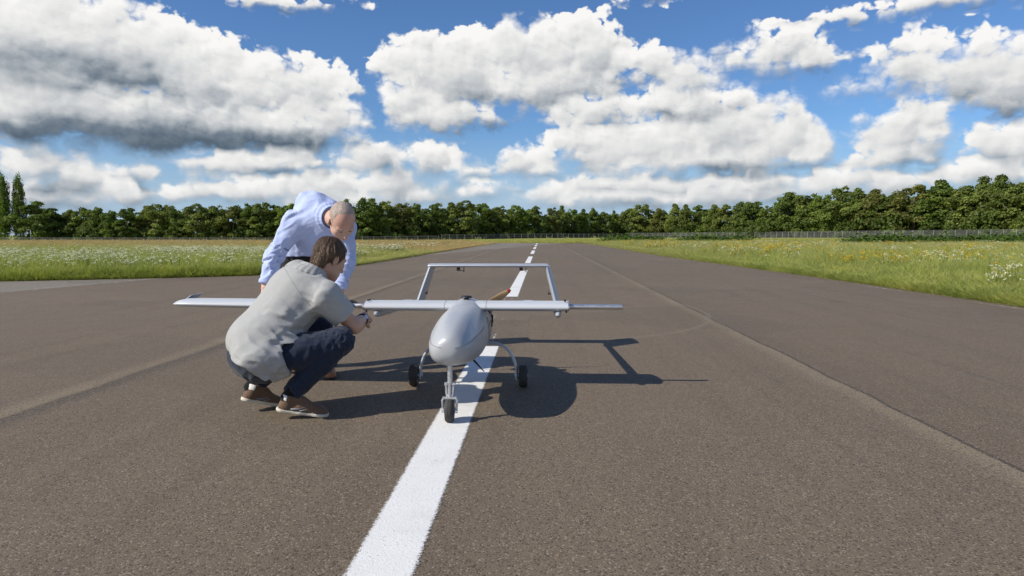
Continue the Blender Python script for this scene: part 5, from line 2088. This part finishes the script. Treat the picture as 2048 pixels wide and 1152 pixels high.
    Hh.ell(hc + s * (-f * 0.055 - u * 0.035), s * A_(0.056, 0.040, 0.050), R, 0.03)
    for q in (-1, 1):
        Hh.ell(hc + s * (-f * 0.002 - u * 0.004 + r * q * 0.086), s * A_(0.022, 0.024, 0.034), R, 0.008, op='sub')
        Hh.ell(hc + s * (f * 0.070 + u * 0.085 + r * q * 0.045), s * A_(0.030, 0.045, 0.030), R, 0.01, op='sub')
    Hh.plane(hc + s * (f * 0.046 + u * 0.020), unit(f * 0.92 - u * 0.25))
    Hh.plane(hc + s * (-u * 0.082), unit(-u + f * 0.3))
    Hh.warp(lambda X: 0.0025 * vnoise(X, 45, 7.0) + 0.0012 + 0.006 * smoothstep((X - hc) @ f, 0.0, 0.06))
    child("hair", add_strands(Hh.mesh("hair", M_hair_grey, 1), hc, unit(-f * 0.5 + u), 5200, 0.010, 0.0009, 0.0022, 2), root)
    return root


bender()
# ------------------------------------------------------------------ meadow plants (instanced tufts)
def b_grass(g, b):
    c, n = meadow_color(g)
    r = g.rand()
    r2 = g.m('FRACT', g.m('MULTIPLY', r, 9.7))
    c = g.mix(1.0, c, g.ramp(r2, [(0.0, (0.55, 0.62, 0.6)), (0.5, (1.0, 1.0, 1.0)), (1.0, (1.4, 1.25, 1.1))]), 'MULTIPLY')
    hgt = g.node('ShaderNodeAttribute', {'attribute_name': 'tip'}).outputs['Fac']
    c = g.mix(g.m('MULTIPLY', hgt, g.step(r, 0.25, 0.9, 0.05, 0.8)), c, (0.52, 0.46, 0.22))
    g.put(b.inputs['Base Color'], c)
    tr = g.n.new('ShaderNodeBsdfTranslucent')
    g.put(tr.inputs['Color'], g.mix(1.0, c, (1.2, 1.35, 0.7), 'MULTIPLY'))
    ms = g.n.new('ShaderNodeMixShader')
    ms.inputs[0].default_value = 0.35
    g.l.new(b.outputs[0], ms.inputs[1])
    g.l.new(tr.outputs[0], ms.inputs[2])
    g.l.new(ms.outputs[0], g.out.inputs[0])


M_grass = new_mat("meadow_grass", b_grass, Roughness=0.7, Specular_IOR_Level=0.2)


def plain_plant(name, c1, c2, tr=0.3):
    def bld(g, b):
        r = g.rand()
        c = g.mix(r, c1, c2)
        g.put(b.inputs['Base Color'], c)
        t = g.n.new('ShaderNodeBsdfTranslucent')
        g.put(t.inputs['Color'], c)
        ms = g.n.new('ShaderNodeMixShader')
        ms.inputs[0].default_value = tr
        g.l.new(b.outputs[0], ms.inputs[1])
        g.l.new(t.outputs[0], ms.inputs[2])
        g.l.new(ms.outputs[0], g.out.inputs[0])
    return new_mat(name, bld, Roughness=0.8, Specular_IOR_Level=0.1)


M_white_fl = plain_plant("white_petals", (0.88, 0.88, 0.66), (0.74, 0.76, 0.50))
M_yellow_fl = plain_plant("yellow_petals", (0.78, 0.56, 0.03), (0.66, 0.44, 0.02))
M_stem = plain_plant("plant_stem", (0.12, 0.17, 0.03), (0.20, 0.22, 0.06))
M_weed = plain_plant("weed_leaf", (0.055, 0.105, 0.018), (0.10, 0.16, 0.03))


def tuft_mesh(seed, n, h0, h1, spread, w, lean):
    rng = np.random.default_rng(seed)
    V, F, T = [], [], []
    for k in range(n):
        a = rng.uniform(0, 6.283)
        r = spread * math.sqrt(rng.uniform(0, 1))
        bx, by = r * math.cos(a), r * math.sin(a)
        h = rng.uniform(h0, h1)
        d = rng.uniform(0, 6.283)
        ln = rng.uniform(0.2, 1.0) * lean * h
        fx, fy = rng.normal(0, 1, 2)
        q = math.hypot(fx, fy)
        fx, fy = fx / q * w / 2, fy / q * w / 2
        i = len(V)
        for t, ww in ((0, 1), (0.45, 0.85), (0.8, 0.5)):
            cx = bx + math.cos(d) * ln * t * t
            cy = by + math.sin(d) * ln * t * t
            z = h * t * (1 - 0.12 * t)
            V += [(cx - fx * ww, cy - fy * ww, z), (cx + fx * ww, cy + fy * ww, z)]
            T += [t, t]
        V += [(bx + math.cos(d) * ln, by + math.sin(d) * ln, h * 0.88), (bx + math.cos(d) * ln + fx * 0.1, by + math.sin(d) * ln + fy * 0.1, h * 0.88)]
        T += [1, 1]
        for s in range(3):
            j = i + 2 * s
            F.append((j, j + 1, j + 3, j + 2))
    me = mesh_np("tuft", V, F)
    at = me.attributes.new("tip", 'FLOAT', 'POINT')
    at.data.foreach_set("value", np.array(T, np.float32))
    me.materials.append(M_grass)
    return me


def flower_mesh(seed, mat, heads, h0, h1, spread, size, per):
    rng = np.random.default_rng(seed)
    bm = bmesh.new()
    for k in range(heads):
        x, y = rng.uniform(-spread, spread, 2)
        h = rng.uniform(h0, h1)
        rs = add_tube(bm, [(x * 0.3, y * 0.3, 0), (x * 0.8, y * 0.8, h * 0.6), (x, y, h)], [0.006, 0.005, 0.004], 3, cap=False)
        for j in range(per):
            a = rng.uniform(0, 6.283)
            r = size * 2.2 * math.sqrt(rng.uniform(0, 1))
            c = Vector((x + r * math.cos(a), y + r * math.sin(a), h + rng.uniform(-0.012, 0.02)))
            s = size * rng.uniform(0.5, 1.0)
            R = Euler((rng.uniform(-0.7, 0.7), rng.uniform(-0.7, 0.7), rng.uniform(0, 6))).to_matrix()
            f = bm.faces.new([bm.verts.new(c + R @ Vector((s * math.cos(q), s * math.sin(q), 0))) for q in (0, 1.57, 3.14, 4.71)])
            f.material_index = 1
    me = bpy.data.meshes.new("flower")
    bm.to_mesh(me)
    bm.free()
    me.materials.append(M_stem)
    me.materials.append(mat)
    return me


def scatter(name, protos, pts, scl, lab, cat):
    """one object whose geometry nodes put a random design on each point"""
    coll = bpy.data.collections.new(name + "_designs")
    for i, me in enumerate(protos):
        o = bpy.data.objects.new("%s_design_%d" % (name, i), me)
        coll.objects.link(o)
    n = len(pts)
    me = bpy.data.meshes.new(name)
    me.vertices.add(n)
    me.vertices.foreach_set("co", np.asarray(pts, np.float32).ravel())
    rng = np.random.default_rng(len(name) + n)
    a = me.attributes.new("scl", 'FLOAT_VECTOR', 'POINT')
    a.data.foreach_set("vector", np.asarray(scl, np.float32).ravel())
    rot = np.zeros((n, 3), np.float32)
    rot[:, 2] = rng.uniform(0, 6.283, n)
    rot[:, 0] = rng.normal(0, 0.12, n)
    rot[:, 1] = rng.normal(0, 0.12, n)
    a = me.attributes.new("rot", 'FLOAT_VECTOR', 'POINT')
    a.data.foreach_set("vector", rot.ravel())
    a = me.attributes.new("pick", 'INT', 'POINT')
    a.data.foreach_set("value", rng.integers(0, len(protos), n).astype(np.int32))
    o = link(name, me)
    ng = bpy.data.node_groups.new(name + "_scatter", 'GeometryNodeTree')
    ng.interface.new_socket("Geometry", in_out='INPUT', socket_type='NodeSocketGeometry')
    ng.interface.new_socket("Geometry", in_out='OUTPUT', socket_type='NodeSocketGeometry')
    N = ng.nodes
    gi, go = N.new('NodeGroupInput'), N.new('NodeGroupOutput')
    ci = N.new('GeometryNodeCollectionInfo')
    ci.inputs['Collection'].default_value = coll
    ci.inputs['Separate Children'].default_value = True
    ci.inputs['Reset Children'].default_value = True
    ip = N.new('GeometryNodeInstanceOnPoints')
    ip.inputs['Pick Instance'].default_value = True

    def attr(nm, dt):
        q = N.new('GeometryNodeInputNamedAttribute')
        q.data_type = dt
        q.inputs['Name'].default_value = nm
        return q.outputs['Attribute']
    L = ng.links
    L.new(gi.outputs[0], ip.inputs['Points'])
    L.new(ci.outputs[0], ip.inputs['Instance'])
    L.new(attr("pick", 'INT'), ip.inputs['Instance Index'])
    L.new(attr("scl", 'FLOAT_VECTOR'), ip.inputs['Scale'])
    e2r = N.new('FunctionNodeEulerToRotation')
    L.new(attr("rot", 'FLOAT_VECTOR'), e2r.inputs[0])
    L.new(e2r.outputs[0], ip.inputs['Rotation'])
    L.new(ip.outputs[0], go.inputs[0])
    md = o.modifiers.new("scatter", 'NODES')
    md.node_group = ng
    tag(o, lab, cat, kind="stuff")
    return o


def noise2(x, y, s, seed=0.0):
    return np.array([mnoise.noise(Vector((a * s, b * s, seed))) for a, b in zip(x, y)])


def meadow_points(n, y0, y1, side, rng, power=1.0, margin=0.0):
    """random places on the meadow inside the field of view, thinning with distance"""
    u = rng.uniform(0, 1, n)
    y = y0 * (y1 / y0) ** u if power else y0 + (y1 - y0) * u
    if side < 0:
        lo, hi = -0.86 * y - 1.0, edge_left(y) - margin
    else:
        lo, hi = edge_right(y) + margin, 0.74 * y + 1.0
    end = y > 91.5
    if side < 0:
        hi = np.where(end, 0.02 * y, hi)
    else:
        lo = np.where(end, 0.02 * y, lo)
    x = lo + (hi - lo) * rng.uniform(0, 1, n)
    ok = hi > lo
    x, y = x[ok], y[ok]
    keep = rng.uniform(0, 1, len(x)) < np.clip((hi - lo)[ok] / (0.5 * y), 0, 1)
    return x[keep], y[keep]


TUFTS = [tuft_mesh(s, 22, 0.20, 0.50, 0.13, 0.010, 0.7) for s in range(5)] + [tuft_mesh(50 + s, 12, 0.30, 0.66, 0.13, 0.007, 0.5) for s in range(2)]
rng = np.random.default_rng(11)
PX, PY, SX, SZ = [], [], [], []
for side in (-1, 1):
    for (n, y0, y1, sx, sz) in ((52000, 8.5, 34.0, 1.25, 1.0), (46000, 30.0, 75.0, 2.2, 1.0), (30000, 70.0, 190.0, 4.5, 1.0)):
        x, y = meadow_points(n, y0, y1, side, rng)
        m = len(x)
        near = np.clip((y - 12) / 40, 0, 1)
        e = np.where(side < 0, edge_left(y) - x, x - edge_right(y))
        verge = 0.40 + 0.60 * np.clip(e / 3.0, 0, 1)
        verge = np.where(y > 92, 0.8, verge)
        hz = sz * rng.uniform(0.65, 1.25, m) * verge * np.where(y > 90, 0.6, 1.0)
        PX.append(x); PY.append(y); SX.append(np.full(m, sx) * rng.uniform(0.8, 1.25, m)); SZ.append(hz)
# ragged verge right at the asphalt edge
for side in (-1, 1):
    n = 14000
    y = 9.0 * (90 / 9.0) ** rng.uniform(0, 1, n)
    e = np.abs(rng.normal(0, 0.16, n)) - 0.04
    x = np.where(side < 0, edge_left(y) - e, edge_right(y) + e)
    slope = np.where((side < 0) & (y < 18.5), 2.0, 1.0)
    ok = (x > -0.86 * y - 1) & (x < 0.74 * y + 1)
    x, y = x[ok], y[ok]
    PX.append(x); PY.append(y); SX.append(0.9 + y / 45.0); SZ.append(rng.uniform(0.18, 0.45, len(x)))
# the slanting verge by the apron, even along its length
t = rng.uniform(0, 1, 9000)
yy = 8.5 + 10 * t
xx = edge_left(yy) - np.abs(rng.normal(0, 0.35, 9000))
PX.append(xx); PY.append(yy + rng.uniform(0, 0.5, 9000)); SX.append(np.full(9000, 1.2)); SZ.append(rng.uniform(0.4, 0.9, 9000))
x, y, sx, sz = map(np.concatenate, (PX, PY, SX, SZ))
z = ground_z(x, y) - 0.01
scatter("meadow_grass", TUFTS, np.stack([x, y, z], -1), np.stack([sx, sx, sz], -1), "tall rough meadow grass on both sides of the runway", "grass")

# flowers: a white belt on the left, yellow and white on the right
WF = [flower_mesh(s, M_white_fl, 5, 0.36, 0.58, 0.22, 0.022, 8) for s in range(4)]
YF = [flower_mesh(30 + s, M_yellow_fl, 6, 0.34, 0.60, 0.17, 0.023, 8) for s in range(4)]
x1, y1 = meadow_points(26000, 14.0, 62.0, -1, rng, margin=0.9)
nz = noise2(x1, y1, 0.16, 2.0) + 0.5 * noise2(x1, y1, 0.6, 5.0)
band = np.exp(-((y1 - 27.0) / 8.5) ** 2) + 0.35 * np.exp(-((x1 + 9) / 4.0) ** 2)
k = rng.uniform(0, 1, len(x1)) < np.clip(band * (0.36 + 1.1 * nz), 0, 1) * 0.50
x1, y1 = x1[k], y1[k]
x2, y2 = meadow_points(9000, 9.5, 70.0, 1, rng, margin=0.9)
nz = noise2(x2, y2, 0.35, 8.0)
k = rng.uniform(0, 1, len(x2)) < np.clip(nz * 1.5 - 0.24, 0, 0.5)
x2, y2 = x2[k], y2[k]
x, y = np.concatenate([x1, x2]), np.concatenate([y1, y2])
s = rng.uniform(0.75, 1.1, len(x))
sw = s * np.clip(y / 30.0, 0.7, 1.7)
scatter("white_flowers", WF, np.stack([x, y, ground_z(x, y)], -1), np.stack([sw, sw, s], -1), "white umbel flowers scattered through the meadow grass", "flowers")
x2, y2 = meadow_points(16000, 9.5, 95.0, 1, rng, margin=0.8)
nz = noise2(x2, y2, 0.22, 21.0) + 0.5 * noise2(x2, y2, 0.9, 25.0)
k = rng.uniform(0, 1, len(x2)) < np.clip(-0.03 + nz * 0.9, 0, 0.6) * 0.62 * (0.25 + 0.75 * smoothstep(y2, 16, 40))
x, y = x2[k], y2[k]
s = rng.uniform(0.75, 1.1, len(x))
sw = s * np.clip(y / 30.0, 0.7, 2.0)
scatter("yellow_flowers", YF, np.stack([x, y, ground_z(x, y)], -1), np.stack([sw, sw, s], -1), "yellow ragwort flowers in the meadow right of the runway", "flowers")

# dark coarse weeds in strips on the right, far out
WEED = []
for s in range(3):
    r_ = np.random.default_rng(900 + s)
    c = r_.normal(0, 1, (160, 3)) * np.array([0.45, 0.45, 0.22]) + np.array([0, 0, 0.42])
    c[:, 2] = np.abs(c[:, 2])
    V, Fq, tn = leaf_quads(c, r_.normal(0, 1, (160, 3)) + np.array([0, 0, 0.8]), 0.10, r_, np.zeros(160))
    me = mesh_np("weed", V, Fq)
    me.materials.append(M_weed)
    WEED.append(me)
px, py = [], []
for (xa, ya, xb, yb, n, w) in ((30, 66, 52, 78, 70, 1.2), (17, 84, 26, 86, 40, 1.0), (45, 72, 70, 80, 110, 1.6), (9, 92, 16, 94, 30, 1.0)):
    t = rng.uniform(0, 1, n)
    px.append(xa + (xb - xa) * t + rng.normal(0, 0.5, n))
    py.append(ya + (yb - ya) * t + rng.normal(0, w, n))
x, y = np.concatenate(px), np.concatenate(py)
s = rng.uniform(0.7, 1.3, len(x))
scatter("coarse_weeds", WEED, np.stack([x, y, ground_z(x, y)], -1), np.stack([s * 1.5, s * 1.5, s], -1), "dark green coarse weeds in strips far out on the right meadow", "weeds")
